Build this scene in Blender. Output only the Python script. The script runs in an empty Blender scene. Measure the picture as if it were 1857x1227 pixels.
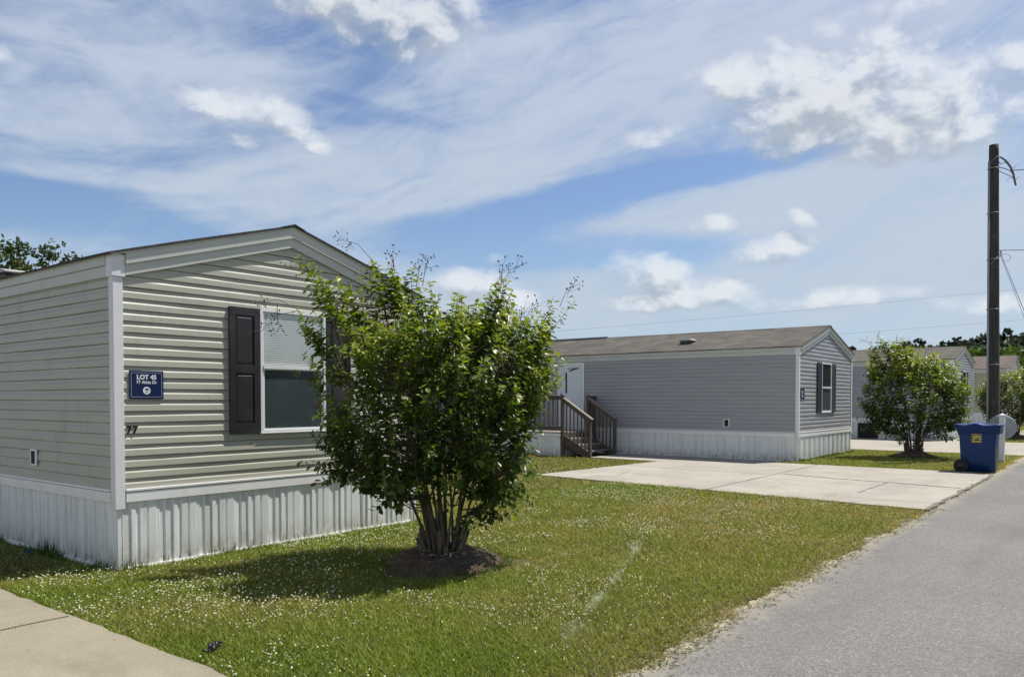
import bpy, math, random
import numpy as np
from mathutils import Vector, Matrix
R = math.radians
C = bpy.context.scene.collection
rng = np.random.default_rng(7)
random.seed(7)

# ------------------------------------------------------------------ frame
TH = math.atan(1125/1440.)
FW = np.array([math.cos(TH), math.sin(TH), 0.0])      # camera heading on the ground
RT = np.array([math.sin(TH), -math.cos(TH), 0.0])
SUN = np.array([0.45, -0.23, 1.0]); SUN /= np.linalg.norm(SUN)

# ------------------------------------------------------------------ materials
def new_mat(name):
    m = bpy.data.materials.new(name); m.use_nodes = True
    nt = m.node_tree; b = nt.nodes['Principled BSDF']
    return m, nt, b
def ramp(nt, fac, stops):
    r = nt.nodes.new('ShaderNodeValToRGB')
    el = r.color_ramp.elements
    while len(el) < len(stops): el.new(0.5)
    for e, (p, c) in zip(el, stops):
        e.position = p; e.color = (c if len(c) == 4 else (*c, 1)) if hasattr(c, '__len__') else (c, c, c, 1)
    nt.links.new(fac, r.inputs['Fac']); return r.outputs['Color']
def noise(nt, vec, scale, detail=4, rough=.55, dist=0):
    n = nt.nodes.new('ShaderNodeTexNoise')
    n.inputs['Scale'].default_value = scale; n.inputs['Detail'].default_value = detail
    n.inputs['Roughness'].default_value = rough; n.inputs['Distortion'].default_value = dist
    if vec is not None: nt.links.new(vec, n.inputs['Vector'])
    return n.outputs['Fac']
def math_(nt, op, a, b=None, c=None, clamp=False):
    n = nt.nodes.new('ShaderNodeMath'); n.operation = op; n.use_clamp = clamp
    for i, v in enumerate((a, b, c)):
        if v is None: continue
        if isinstance(v, (int, float)): n.inputs[i].default_value = v
        else: nt.links.new(v, n.inputs[i])
    return n.outputs[0]
def mapr(nt, v, a, b, c=0., d=1., smooth=True):
    n = nt.nodes.new('ShaderNodeMapRange'); n.clamp = True
    if smooth: n.interpolation_type = 'SMOOTHSTEP'
    nt.links.new(v, n.inputs['Value'])
    for k, x in zip(('From Min', 'From Max', 'To Min', 'To Max'), (a, b, c, d)): n.inputs[k].default_value = x
    return n.outputs['Result']
def mixc(nt, fac, a, b, blend='MIX'):
    n = nt.nodes.new('ShaderNodeMix'); n.data_type = 'RGBA'; n.blend_type = blend
    for k, v in ((0, fac), (6, a), (7, b)):
        if isinstance(v, (int, float)): n.inputs[k].default_value = v
        elif isinstance(v, tuple): n.inputs[k].default_value = (*v, 1) if len(v) == 3 else v
        else: nt.links.new(v, n.inputs[k])
    return n.outputs[2]
def coords(nt, kind='Object', scale=None, world=False):
    if world:
        o = nt.nodes.new('ShaderNodeNewGeometry').outputs['Position']
    else:
        o = nt.nodes.new('ShaderNodeTexCoord').outputs[kind]
    if scale is not None:
        mp = nt.nodes.new('ShaderNodeMapping'); mp.inputs['Scale'].default_value = scale
        nt.links.new(o, mp.inputs['Vector']); o = mp.outputs['Vector']
    return o
def sepz(nt, vec):
    s = nt.nodes.new('ShaderNodeSeparateXYZ'); nt.links.new(vec, s.inputs[0]); return s.outputs
def bump(nt, b, h, strength=.3, dist=.01):
    n = nt.nodes.new('ShaderNodeBump'); n.inputs['Strength'].default_value = strength
    n.inputs['Distance'].default_value = dist
    nt.links.new(h, n.inputs['Height']); nt.links.new(n.outputs[0], b.inputs['Normal'])

def mat_plain(name, col, rough=.5, var=.12, scale=6, bumps=None, spec=.5, stretch=None, metal=0, dirt=None, grain=None):
    """coloured surface with blotchy variation; dirt=(colour,scale,lo,hi,amount)"""
    m, nt, b = new_mat(name)
    v = coords(nt, scale=stretch)
    f = noise(nt, v, scale, 6, .6)
    lo = tuple(c*(1-var) for c in col); hi = tuple(min(1, c*(1+var)) for c in col)
    c = ramp(nt, f, [(.3, lo), (.7, hi)])
    if dirt:
        dc, ds, d0, d1, da = dirt
        g = noise(nt, coords(nt), ds, 8, .65)
        g = mapr(nt, g, d0, d1, 0, da)
        c = mixc(nt, g, c, dc)
    if grain:
        g = noise(nt, coords(nt), grain[0], 2, .5)
        g = mapr(nt, g, .35, .65, 1-grain[1], 1+grain[1], False)
        c = mixc(nt, 1.0, c, g, 'MULTIPLY')
    nt.links.new(c, b.inputs['Base Color'])
    b.inputs['Roughness'].default_value = rough; b.inputs['Metallic'].default_value = metal
    b.inputs['Specular IOR Level'].default_value = spec
    if bumps: bump(nt, b, noise(nt, v, bumps[0], 5, .6), bumps[1], bumps[2] if len(bumps) > 2 else .01)
    return m

def mat_siding(name, col, stain):
    m, nt, b = new_mat(name)
    v = coords(nt)
    f = noise(nt, coords(nt, scale=(.5, .5, 3)), 1.6, 5, .6)
    c = ramp(nt, f, [(.3, tuple(x*.93 for x in col)), (.7, tuple(x*1.06 for x in col))])
    st = noise(nt, coords(nt, scale=(1, 1, .35)), 3.0, 8, .7)
    c = mixc(nt, mapr(nt, st, .52, .75, 0, stain), c, tuple(x*.62 for x in col))
    w = nt.nodes.new('ShaderNodeTexNoise'); w.inputs['Scale'].default_value = 260
    mp = coords(nt, scale=(.06, .06, 1)); nt.links.new(mp, w.inputs['Vector'])
    nt.links.new(c, b.inputs['Base Color'])
    b.inputs['Roughness'].default_value = .42
    b.inputs['Specular IOR Level'].default_value = .35
    bump(nt, b, w.outputs['Fac'], .05, .004)
    return m

def mat_skirt(name, vent=False, dirty=.8):
    m, nt, b = new_mat(name)
    v = coords(nt); z = sepz(nt, v)[2]
    base = (.77, .785, .765)
    c = ramp(nt, noise(nt, coords(nt, scale=(3, 3, .4)), 2.2, 6, .65), [(.3, tuple(x*.9 for x in base)), (.7, tuple(x*1.05 for x in base))])
    # mud splashed up from the ground and rust coloured runs
    n1 = noise(nt, coords(nt, scale=(4, 4, 1.5)), 3.0, 8, .7)
    hz = mapr(nt, z, .0, .34, 1, 0)
    g = math_(nt, 'MULTIPLY', math_(nt, 'MULTIPLY', hz, mapr(nt, n1, .3, .65)), dirty, clamp=True)
    c = mixc(nt, g, c, (.36, .32, .25))
    n2 = noise(nt, coords(nt, scale=(9, 9, 2.2)), 2.0, 6, .7)
    hz2 = mapr(nt, z, .03, .13, 1, 0)
    g2 = math_(nt, 'MULTIPLY', hz2, mapr(nt, n2, .545, .60))
    c = mixc(nt, g2, c, (.05, .055, .04))
    n3 = noise(nt, coords(nt, scale=(7, 7, .5)), 1.7, 4, .6)
    c = mixc(nt, mapr(nt, n3, .58, .75, 0, dirty*.55), c, (.38, .42, .40))
    if vent:
        vo = nt.nodes.new('ShaderNodeTexVoronoi'); vo.inputs['Scale'].default_value = 95
        vo.inputs['Randomness'].default_value = .25
        nt.links.new(v, vo.inputs['Vector'])
        c = mixc(nt, mapr(nt, vo.outputs['Distance'], .2, .36, .85, 0), c, (.10, .105, .10))
    nt.links.new(c, b.inputs['Base Color']); b.inputs['Roughness'].default_value = .4
    bump(nt, b, noise(nt, coords(nt, scale=(1, 1, .3)), 9, 4), .12, .01)
    return m

def mat_shingle(name, col):
    m, nt, b = new_mat(name)
    v = coords(nt); s = sepz(nt, v)
    cb = nt.nodes.new('ShaderNodeCombineXYZ')
    nt.links.new(s[1], cb.inputs[0]); nt.links.new(s[0], cb.inputs[1])
    br = nt.nodes.new('ShaderNodeTexBrick'); nt.links.new(cb.outputs[0], br.inputs['Vector'])
    br.inputs['Scale'].default_value = 1; br.inputs['Brick Width'].default_value = .30
    br.inputs['Row Height'].default_value = .135; br.inputs['Mortar Size'].default_value = .006
    br.inputs['Mortar Smooth'].default_value = .3
    br.inputs['Color1'].default_value = (*[x*.72 for x in col], 1)
    br.inputs['Color2'].default_value = (*[x*1.22 for x in col], 1)
    br.inputs['Mortar'].default_value = (*[x*.35 for x in col], 1)
    g = mapr(nt, noise(nt, v, 1.3, 6, .65), .3, .7, .75, 1.2, False)
    c = mixc(nt, 1., br.outputs['Color'], g, 'MULTIPLY')
    g = mapr(nt, noise(nt, v, 160, 2), .3, .7, .75, 1.25, False)
    c = mixc(nt, 1., c, g, 'MULTIPLY')
    nt.links.new(c, b.inputs['Base Color']); b.inputs['Roughness'].default_value = .9
    bump(nt, b, br.outputs['Fac'], -.4, .01)
    return m

def mat_wood(name, col):
    m, nt, b = new_mat(name)
    v = coords(nt, scale=(1, 1, 1))
    n1 = noise(nt, coords(nt, scale=(14, 14, 2)), 3, 6, .65)
    n2 = noise(nt, v, 1.8, 4)
    c = ramp(nt, n1, [(.3, tuple(x*.6 for x in col)), (.7, tuple(x*1.35 for x in col))])
    c = mixc(nt, mapr(nt, n2, .35, .7, 0, .5), c, tuple(x*.7 for x in (col[1], col[1], col[1])))
    nt.links.new(c, b.inputs['Base Color']); b.inputs['Roughness'].default_value = .85
    bump(nt, b, n1, .4, .005)
    return m

def mat_leaf(name, trans=.35, rough=.38, spec=.5):
    m, nt, b = new_mat(name)
    a = nt.nodes.new('ShaderNodeAttribute'); a.attribute_name = 'Col'
    nt.links.new(a.outputs['Color'], b.inputs['Base Color'])
    b.inputs['Roughness'].default_value = rough; b.inputs['Specular IOR Level'].default_value = spec
    if trans > 0:
        t = nt.nodes.new('ShaderNodeBsdfTranslucent')
        tc = mixc(nt, 1., a.outputs['Color'], (1.5, 1.6, .6), 'MULTIPLY')
        nt.links.new(tc, t.inputs['Color'])
        mx = nt.nodes.new('ShaderNodeMixShader'); mx.inputs[0].default_value = trans
        nt.links.new(b.outputs[0], mx.inputs[1]); nt.links.new(t.outputs[0], mx.inputs[2])
        nt.links.new(mx.outputs[0], nt.nodes['Material Output'].inputs['Surface'])
    return m

def mat_glass(name, tint, refl=.9):
    """window glass: mostly see-through with a mirror coat"""
    m, nt, b = new_mat(name)
    tr = nt.nodes.new('ShaderNodeBsdfTransparent'); tr.inputs[0].default_value = (*tint, 1)
    gl = nt.nodes.new('ShaderNodeBsdfGlossy'); gl.inputs['Roughness'].default_value = .03
    gl.inputs['Color'].default_value = (refl, refl, refl, 1)
    fr = nt.nodes.new('ShaderNodeLayerWeight'); fr.inputs['Blend'].default_value = .5
    mx = nt.nodes.new('ShaderNodeMixShader')
    nt.links.new(math_(nt, 'ADD', math_(nt, 'MULTIPLY', math_(nt, 'POWER', fr.outputs['Facing'], 5.), .9), .05), mx.inputs[0])
    nt.links.new(tr.outputs[0], mx.inputs[1]); nt.links.new(gl.outputs[0], mx.inputs[2])
    nt.links.new(mx.outputs[0], nt.nodes['Material Output'].inputs['Surface'])
    return m

def mat_lawn():
    m, nt, b = new_mat('lawn_soil')
    v = coords(nt, world=True)
    n1 = noise(nt, v, .35, 6, .6); n2 = noise(nt, v, 3.2, 8, .7); n3 = noise(nt, v, 38, 4, .7)
    g = ramp(nt, n2, [(.25, (.036, .038, .010)), (.5, (.066, .066, .018)), (.75, (.11, .098, .036))])
    g = mixc(nt, mapr(nt, n1, .42, .68, 0, .65), g, (.17, .145, .065))
    g = mixc(nt, 1., g, mapr(nt, n3, .25, .75, .45, 1.5, False), 'MULTIPLY')
    nt.links.new(g, b.inputs['Base Color']); b.inputs['Roughness'].default_value = .95
    b.inputs['Specular IOR Level'].default_value = .1
    bump(nt, b, n3, .8, .03)
    return m

def mat_asphalt():
    m, nt, b = new_mat('asphalt')
    v = coords(nt, world=True)
    n1 = noise(nt, v, .5, 6, .6); n2 = noise(nt, v, 60, 3, .7)
    c = ramp(nt, n1, [(.3, (.163, .158, .147)), (.7, (.210, .204, .189))])
    c = mixc(nt, 1., c, mapr(nt, n2, .25, .75, .72, 1.28, False), 'MULTIPLY')
    vo = nt.nodes.new('ShaderNodeTexVoronoi'); vo.inputs['Scale'].default_value = 78
    nt.links.new(v, vo.inputs['Vector'])
    sp = sepz(nt, vo.outputs['Color'])
    c = mixc(nt, 1., c, mapr(nt, sp[1], 0, 1, .80, 1.18, False), 'MULTIPLY')
    f = math_(nt, 'MULTIPLY', mapr(nt, sp[0], .86, .92), mapr(nt, vo.outputs['Distance'], .25, .5, 1, 0))
    c = mixc(nt, math_(nt, 'MULTIPLY', f, .7), c, (.46, .45, .41))
    f2 = math_(nt, 'MULTIPLY', mapr(nt, sp[2], .85, .9), mapr(nt, vo.outputs['Distance'], .25, .5, 1, 0))
    c = mixc(nt, f2, c, (.06, .06, .06))
    # worn tracks and dusty sand washed onto the edge
    st = noise(nt, coords(nt, world=True, scale=(.18, 1.2, 1)), 1.1, 5, .6)
    c = mixc(nt, mapr(nt, st, .50, .72, 0, .5), c, (.125, .123, .118))
    st2 = noise(nt, coords(nt, world=True, scale=(.7, 1., 1)), .9, 6, .7)
    c = mixc(nt, mapr(nt, st2, .60, .72, 0, .45), c, (.105, .104, .10)); c = mixc(nt, mapr(nt, st2, .40, .28, 0, .3), c, (.26, .25, .225))
    y = sepz(nt, v)[1]
    e = math_(nt, 'ADD', y, math_(nt, 'MULTIPLY', noise(nt, v, 2.2, 6, .7), .5))
    c = mixc(nt, mapr(nt, e, 2.32, 2.66, 0, .6), c, (.36, .32, .24))
    nt.links.new(c, b.inputs['Base Color']); b.inputs['Roughness'].default_value = .88
    b.inputs['Specular IOR Level'].default_value = .3
    bump(nt, b, mixc(nt, .5, n2, vo.outputs['Distance']), .55, .012)
    return m

def mat_concrete(name, col=(.385, .355, .305)):
    m, nt, b = new_mat(name)
    v = coords(nt, world=True)
    n1 = noise(nt, v, .7, 8, .65); n2 = noise(nt, v, 55, 4, .7); n3 = noise(nt, coords(nt, world=True, scale=(1, .25, 1)), 2.2, 6, .65)
    c = ramp(nt, n1, [(.28, tuple(x*.80 for x in col)), (.72, tuple(x*1.13 for x in col))])
    c = mixc(nt, mapr(nt, n3, .48, .72, 0, .5), c, tuple(x*.66 for x in col))
    n5 = noise(nt, coords(nt, world=True, scale=(.35, 1.6, 1)), 1.5, 6, .7)
    c = mixc(nt, mapr(nt, n5, .55, .72, 0, .45), c, (col[0]*.62, col[1]*.58, col[2]*.50)); c = mixc(nt, mapr(nt, n5, .42, .30, 0, .35), c, tuple(min(1, x*1.25) for x in col))
    c = mixc(nt, 1., c, mapr(nt, n2, .25, .75, .84, 1.16, False), 'MULTIPLY')
    n4 = noise(nt, v, 9, 3, .5)
    c = mixc(nt, mapr(nt, n4, .68, .74, 0, .35), c, (.14, .13, .11))
    nt.links.new(c, b.inputs['Base Color']); b.inputs['Roughness'].default_value = .9
    b.inputs['Specular IOR Level'].default_value = .25
    bump(nt, b, n2, .25, .008)
    return m

M = {}
M['siding_beige'] = mat_siding('siding_beige', (.435, .43, .36), .5)
M['siding_grey'] = mat_siding('siding_grey', (.345, .345, .36), .15)
M['siding_slate'] = mat_siding('siding_slate', (.345, .35, .375), .15)
M['siding_olive'] = mat_siding('siding_olive', (.41, .405, .29), .2)
M['skirt'] = mat_skirt('skirt_vinyl'); M['skirt_vent'] = mat_skirt('skirt_vented', True)
M['trim'] = mat_plain('white_trim', (.80, .80, .79), .4, .05, 3, dirt=((.45, .45, .42), 4, .55, .8, .35))
M['post'] = mat_plain('corner_trim', (.72, .72, .74), .45, .05, 2.5, dirt=((.4, .41, .42), 5, .58, .8, .3))
M['fascia'] = mat_plain('fascia_metal', (.52, .53, .49), .45, .07, 1.6, stretch=(1, 1, 3), dirt=((.36, .34, .27), 2.2, .55, .8, .5))
M['shingle_dark'] = mat_shingle('shingle_dark', (.055, .048, .046))
M['shingle_brown'] = mat_shingle('shingle_brown', (.098, .088, .073))
M['shingle_red'] = mat_shingle('shingle_russet', (.125, .092, .080))
M['shutter'] = mat_plain('shutter_black', (.028, .024, .028), .38, .25, 5, dirt=((.12, .12, .12), 3, .5, .8, .35))
M['shutter_navy'] = mat_plain('shutter_navy', (.02, .023, .04), .4, .2, 5)
M['frame'] = mat_plain('window_vinyl', (.78, .79, .80), .35, .04, 4)
M['blind'] = mat_plain('blind_white', (.72, .74, .74), .5, .05, 3)
M['dark'] = mat_plain('black_void', (.012, .012, .012), .8, .2, 5)
M['room_shade'] = mat_plain('room_shade_paint', (.012, .017, .015), .8, .4, 2)  # darkness of an unlit room put into the colour
M['screen'] = mat_plain('insect_screen', (.058, .085, .098), .55, .25, 3, dirt=((.20, .24, .26), 2.5, .58, .8, .45))  # bluish reflection put into the colour, with pale smears
def mat_screen():
    m = M['screen']; nt = m.node_tree; b = nt.nodes['Principled BSDF']
    t = nt.nodes.new('ShaderNodeBsdfTransparent'); mx = nt.nodes.new('ShaderNodeMixShader'); mx.inputs[0].default_value = .55
    nt.links.new(t.outputs[0], mx.inputs[1]); nt.links.new(b.outputs[0], mx.inputs[2]); nt.links.new(mx.outputs[0], nt.nodes['Material Output'].inputs['Surface'])
mat_screen()
M['glass'] = mat_glass('window_glass', (.93, .95, .94))
M['sign_blue'] = mat_plain('sign_navy', (.006, .016, .075), .35, .12, 8)
M['sign_white'] = mat_plain('sign_white', (.78, .80, .84), .5, .04, 8)
M['sign_grey'] = mat_plain('sign_line', (.30, .33, .42), .5, .05, 8)
M['black'] = mat_plain('black_metal', (.012, .012, .013), .4, .2, 9)
M['wood'] = mat_wood('weathered_wood', (.105, .080, .062))
M['tread'] = mat_wood('tread_wood', (.27, .245, .20))
M['door'] = mat_plain('door_white', (.66, .70, .73), .4, .04, 2)
M['ventmetal'] = mat_plain('vent_metal', (.45, .44, .41), .5, .1, 6)
M['pole'] = mat_plain('creosote_pole', (.052, .050, .043), .9, .6, 3.5, (30, .5, .02), stretch=(6, 6, .5), dirt=((.13, .125, .11), 3, .5, .75, .6))
M['conduit'] = mat_plain('grey_conduit', (.33, .34, .36), .45, .1, 5)
M['wire'] = mat_plain('wire_grey', (.16, .16, .17), .6, .1, 5)
M['bin'] = mat_plain('blue_plastic', (.004, .031, .118), .5, .15, 3, spec=.3, grain=(200, .08), dirt=((.012, .025, .06), 6, .55, .8, .5))
M['lid'] = mat_plain('blue_lid', (.010, .048, .19), .36, .1, 3, dirt=((.2, .24, .32), 5, .55, .8, .35))
M['tyre'] = mat_plain('black_rubber', (.010, .010, .011), .75, .3, 9)
M['yellow'] = mat_plain('sticker_yellow', (.50, .40, .06), .6, .1, 30)
M['whitepost'] = mat_plain('post_vinyl', (.72, .74, .75), .45, .05, 4, dirt=((.45, .45, .4), 5, .55, .8, .3))
M['dish'] = mat_plain('dish_grey', (.30, .32, .32), .5, .08, 6)
M['bark'] = mat_plain('myrtle_bark', (.115, .088, .066), .85, .35, 7, (40, .4, .01), stretch=(4, 4, .6))
M['bark_dark'] = mat_plain('tree_bark', (.07, .058, .047), .9, .35, 4, (25, .5, .02))
M['seed'] = mat_plain('seed_pods', (.045, .028, .025), .8, .3, 30)
M['twig'] = mat_plain('dry_twig', (.11, .075, .065), .8, .3, 20)
M['leaf'] = mat_leaf('myrtle_leaf', .36, .38, .5)
M['leaf_far'] = mat_leaf('far_leaf', .25, .55, .3)
M['grass'] = mat_leaf('grass_blades', .30, .6, .25)
M['petal'] = mat_leaf('clover_petal', .25, .8, .2)
M['mulch'] = mat_plain('mulch_soil', (.092, .062, .040), .95, .5, 9, (45, 1., .03), grain=(70, .5), dirt=((.20, .16, .11), 7, .52, .68, .7))
M['sand'] = mat_plain('sand_edge', (.37, .315, .225), .95, .2, 3, (60, .4, .01), grain=(90, .22), dirt=((.20, .18, .12), 4, .5, .7, .6))
M['lawn'] = mat_lawn(); M['asphalt'] = mat_asphalt()
M['concrete'] = mat_concrete('concrete_old')
M['concrete_near'] = mat_concrete('concrete_near', (.285, .255, .19))
M['hairline'] = mat_plain('hairline_stain', (.235, .21, .158), .95, .2, 6)
M['joint'] = mat_plain('joint_dirt', (.16, .145, .115), .95, .4, 6)
M['hill'] = mat_plain('hill_soil', (.03, .045, .02), .95, .4, .05)

# ------------------------------------------------------------------ mesh building
class MB:
    def __init__(s): s.v = []; s.f = []; s.mi = []; s.sm = []
    def add(s, vs, fs, mi=0, smooth=False):
        k = len(s.v); s.v += [tuple(map(float, p)) for p in vs]
        for f in fs: s.f.append(tuple(i+k for i in f)); s.mi.append(mi); s.sm.append(smooth)
        return s
    def box(s, a, b, mi=0):
        (x0, y0, z0), (x1, y1, z1) = [min(p, q) for p, q in zip(a, b)], [max(p, q) for p, q in zip(a, b)]
        return s.add([(x0,y0,z0),(x1,y0,z0),(x1,y1,z0),(x0,y1,z0),(x0,y0,z1),(x1,y0,z1),(x1,y1,z1),(x0,y1,z1)],
                     [(3,2,1,0),(4,5,6,7),(0,1,5,4),(1,2,6,5),(2,3,7,6),(3,0,4,7)], mi)
    def prism(s, poly, axis, a, b, mi=0):
        """poly: 2-D outline; extruded along axis from a to b"""
        n = len(poly)
        def P(p, t):
            if axis == 'y': return (p[0], t, p[1])
            if axis == 'x': return (t, p[0], p[1])
            return (p[0], p[1], t)
        vs = [P(p, a) for p in poly]+[P(p, b) for p in poly]
        fs = [tuple(range(n))[::-1], tuple(range(n, 2*n))]+[(i, (i+1) % n, n+(i+1) % n, n+i) for i in range(n)]
        return s.add(vs, fs, mi)
    def beam(s, p, q, w, h, mi=0, up=(0, 0, 1)):
        p, q = Vector(p), Vector(q); d = (q-p).normalized(); u = Vector(up)
        if abs(d.dot(u)) > .98: u = Vector((0, 1, 0))
        sx = d.cross(u).normalized(); uz = sx.cross(d)
        vs = [e+sx*(i*w/2)+uz*(j*h/2) for e in (p, q) for i, j in ((-1,-1),(1,-1),(1,1),(-1,1))]
        return s.add(vs, [(0,1,2,3),(7,6,5,4),(0,4,5,1),(1,5,6,2),(2,6,7,3),(3,7,4,0)], mi)
    def tube(s, pts, rad, n=6, mi=0, cap=True):
        pts = [Vector(p) for p in pts]
        if not hasattr(rad, '__len__'): rad = [rad]*len(pts)
        vs = []; fs = []
        ref = Vector((.31, .22, .92)).normalized()
        for i, p in enumerate(pts):
            d = (pts[min(i+1, len(pts)-1)]-pts[max(i-1, 0)])
            d = d.normalized() if d.length > 1e-9 else Vector((0, 0, 1))
            a = d.cross(ref)
            if a.length < .05: a = d.cross(Vector((1, 0, 0)))
            a.normalize(); b = d.cross(a)
            vs += [p+(a*math.cos(2*math.pi*k/n)+b*math.sin(2*math.pi*k/n))*rad[i] for k in range(n)]
        for i in range(len(pts)-1):
            fs += [(i*n+k, i*n+(k+1) % n, (i+1)*n+(k+1) % n, (i+1)*n+k) for k in range(n)]
        if cap: fs += [tuple(range(n))[::-1], tuple(range((len(pts)-1)*n, len(pts)*n))]
        return s.add(vs, fs, mi, True)
    def ball(s, c, r, mi=0, nu=6, nv=4):
        vs = [(c[0], c[1], c[2]-r)]
        for j in range(1, nv):
            t = math.pi*j/nv-math.pi/2
            vs += [(c[0]+r*math.cos(t)*math.cos(2*math.pi*i/nu), c[1]+r*math.cos(t)*math.sin(2*math.pi*i/nu), c[2]+r*math.sin(t)) for i in range(nu)]
        vs.append((c[0], c[1], c[2]+r)); L = len(vs)-1; fs = []
        for i in range(nu):
            fs.append((0, 1+(i+1) % nu, 1+i)); fs.append((L, L-nu+i, L-nu+(i+1) % nu))
            for j in range(nv-2):
                a = 1+j*nu; fs.append((a+i, a+(i+1) % nu, a+nu+(i+1) % nu, a+nu+i))
        return s.add(vs, fs, mi, True)
    def build(s, name, mats, parent=None, loc=(0, 0, 0), bevel=0):
        me = bpy.data.meshes.new(name); me.from_pydata(s.v, [], s.f)
        for m in (mats if isinstance(mats, (list, tuple)) else [mats]): me.materials.append(m)
        me.polygons.foreach_set('material_index', s.mi); me.polygons.foreach_set('use_smooth', s.sm); me.update()
        o = bpy.data.objects.new(name, me); C.objects.link(o); o.location = loc
        if parent: o.parent = parent
        if bevel:
            b = o.modifiers.new('bevel', 'BEVEL'); b.width = bevel; b.segments = 2; b.limit_method = 'ANGLE'
        return o

def np_mesh(name, V, F, mat, col=None, parent=None, loc=(0, 0, 0), smooth=False):
    V = np.ascontiguousarray(V, np.float32); F = np.ascontiguousarray(F, np.int32); k = F.shape[1]
    me = bpy.data.meshes.new(name)
    me.vertices.add(len(V)); me.vertices.foreach_set('co', V.ravel())
    me.loops.add(F.size); me.loops.foreach_set('vertex_index', F.ravel())
    me.polygons.add(len(F)); me.polygons.foreach_set('loop_start', np.arange(0, F.size, k, dtype=np.int32))
    if smooth: me.polygons.foreach_set('use_smooth', np.ones(len(F), bool))
    if col is not None:
        a = me.color_attributes.new('Col', 'FLOAT_COLOR', 'POINT')
        c = np.ones((len(V), 4), np.float32); c[:, :3] = col; a.data.foreach_set('color', c.ravel())
    me.update(calc_edges=True); me.validate()
    me.materials.append(mat)
    o = bpy.data.objects.new(name, me); C.objects.link(o); o.location = loc
    if parent: o.parent = parent
    return o

def tag(o, label=None, cat=None, group=None, kind=None):
    for k, v in (('label', label), ('category', cat), ('group', group), ('kind', kind)):
        if v: o[k] = v
    return o
def empty(name, loc, rz=0):
    o = bpy.data.objects.new(name, None); C.objects.link(o); o.location = loc; o.rotation_euler = (0, 0, rz)
    o.empty_display_size = .2; return o
def text_mesh(name, body, size, mat, M4, parent, bold=0, extrude=.001, align='CENTER'):
    cu = bpy.data.curves.new('lettering', 'FONT'); cu.body = body; cu.size = size; cu.align_x = align
    cu.offset = bold; cu.extrude = extrude; cu.resolution_u = 4
    t = bpy.data.objects.new('lettering', cu); C.objects.link(t)
    bpy.context.view_layer.update()
    me = bpy.data.meshes.new_from_object(t.evaluated_get(bpy.context.evaluated_depsgraph_get()))
    bpy.data.objects.remove(t); bpy.data.curves.remove(cu)
    me.name = name; me.transform(M4); me.materials.clear(); me.materials.append(mat)
    o = bpy.data.objects.new(name, me); C.objects.link(o); o.parent = parent
    return o
def vnoise(x, y, s, seed):
    """smooth value noise in numpy, 0..1"""
    r = np.random.default_rng(seed).random((256, 256))
    x = np.asarray(x)*s+1000; y = np.asarray(y)*s+1000
    i = np.floor(x).astype(int); j = np.floor(y).astype(int); fx = x-i; fy = y-j
    fx = fx*fx*(3-2*fx); fy = fy*fy*(3-2*fy)
    g = lambda a, b: r[a % 256, b % 256]
    return (g(i, j)*(1-fx)+g(i+1, j)*fx)*(1-fy)+(g(i, j+1)*(1-fx)+g(i+1, j+1)*fx)*fy
def fbm(x, y, s, seed, n=4):
    t = 0; a = .5; w = 0
    for k in range(n): t = t+a*vnoise(x, y, s*2**k, seed+k); w += a; a *= .55
    return t/w

# ------------------------------------------------------------------ mobile homes
COURSE = .1085
PROF = [(0.0, -.016), (.0004, .0125), (.007, .0138), (.060, .0112), (.074, .0030), (.1036, .0012), (.1040, -.016)]
def siding(mapf, s_range, z0, z1, mb, step=.45, seed=0):
    """courses of dutch-lap vinyl; mapf(s,z,out)->point, s_range(z)->(s0,s1)"""
    rows = []; z = z0
    while z < z1:
        for dz, o in PROF:
            if z+dz <= z1: rows.append((z+dz, o))
        z += COURSE
    rr = np.random.default_rng(seed)
    smax = max(b-a for a, b in (s_range(z) for z, _ in rows)); n = max(2, int(smax/step)+1)
    ph = rr.random(4)*6
    seams = [.14+.72*rr.random() for _ in range(3)]      # lap joints: each course steps forward at one of these places
    ts = sorted(list(np.linspace(0, 1, n+1))+[q for t in seams for q in (t, t+.002/smax)]); n = len(ts)-1
    vs = []; pick = [seams[rr.integers(3)] if rr.random() < .7 else 9 for _ in range(len(rows))]
    for (zz, o) in rows:
        a, b = s_range(zz); c = int((zz-z0)/COURSE)
        for t in ts:
            s = a+(b-a)*t
            wob = .0013*math.sin(s*2.3+c*1.7+ph[0])+.0010*math.sin(s*5.1-c*2.9+ph[1])+(.0012 if t > pick[c] and o > 0 else 0)
            vs.append(mapf(s, zz+.6*wob, o+wob))
    fs = []
    for r in range(len(rows)-1):
        for k in range(n):
            i = r*(n+1)+k; fs.append((i, i+1, i+n+2, i+n+1))
    mb.add(vs, fs)

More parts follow.
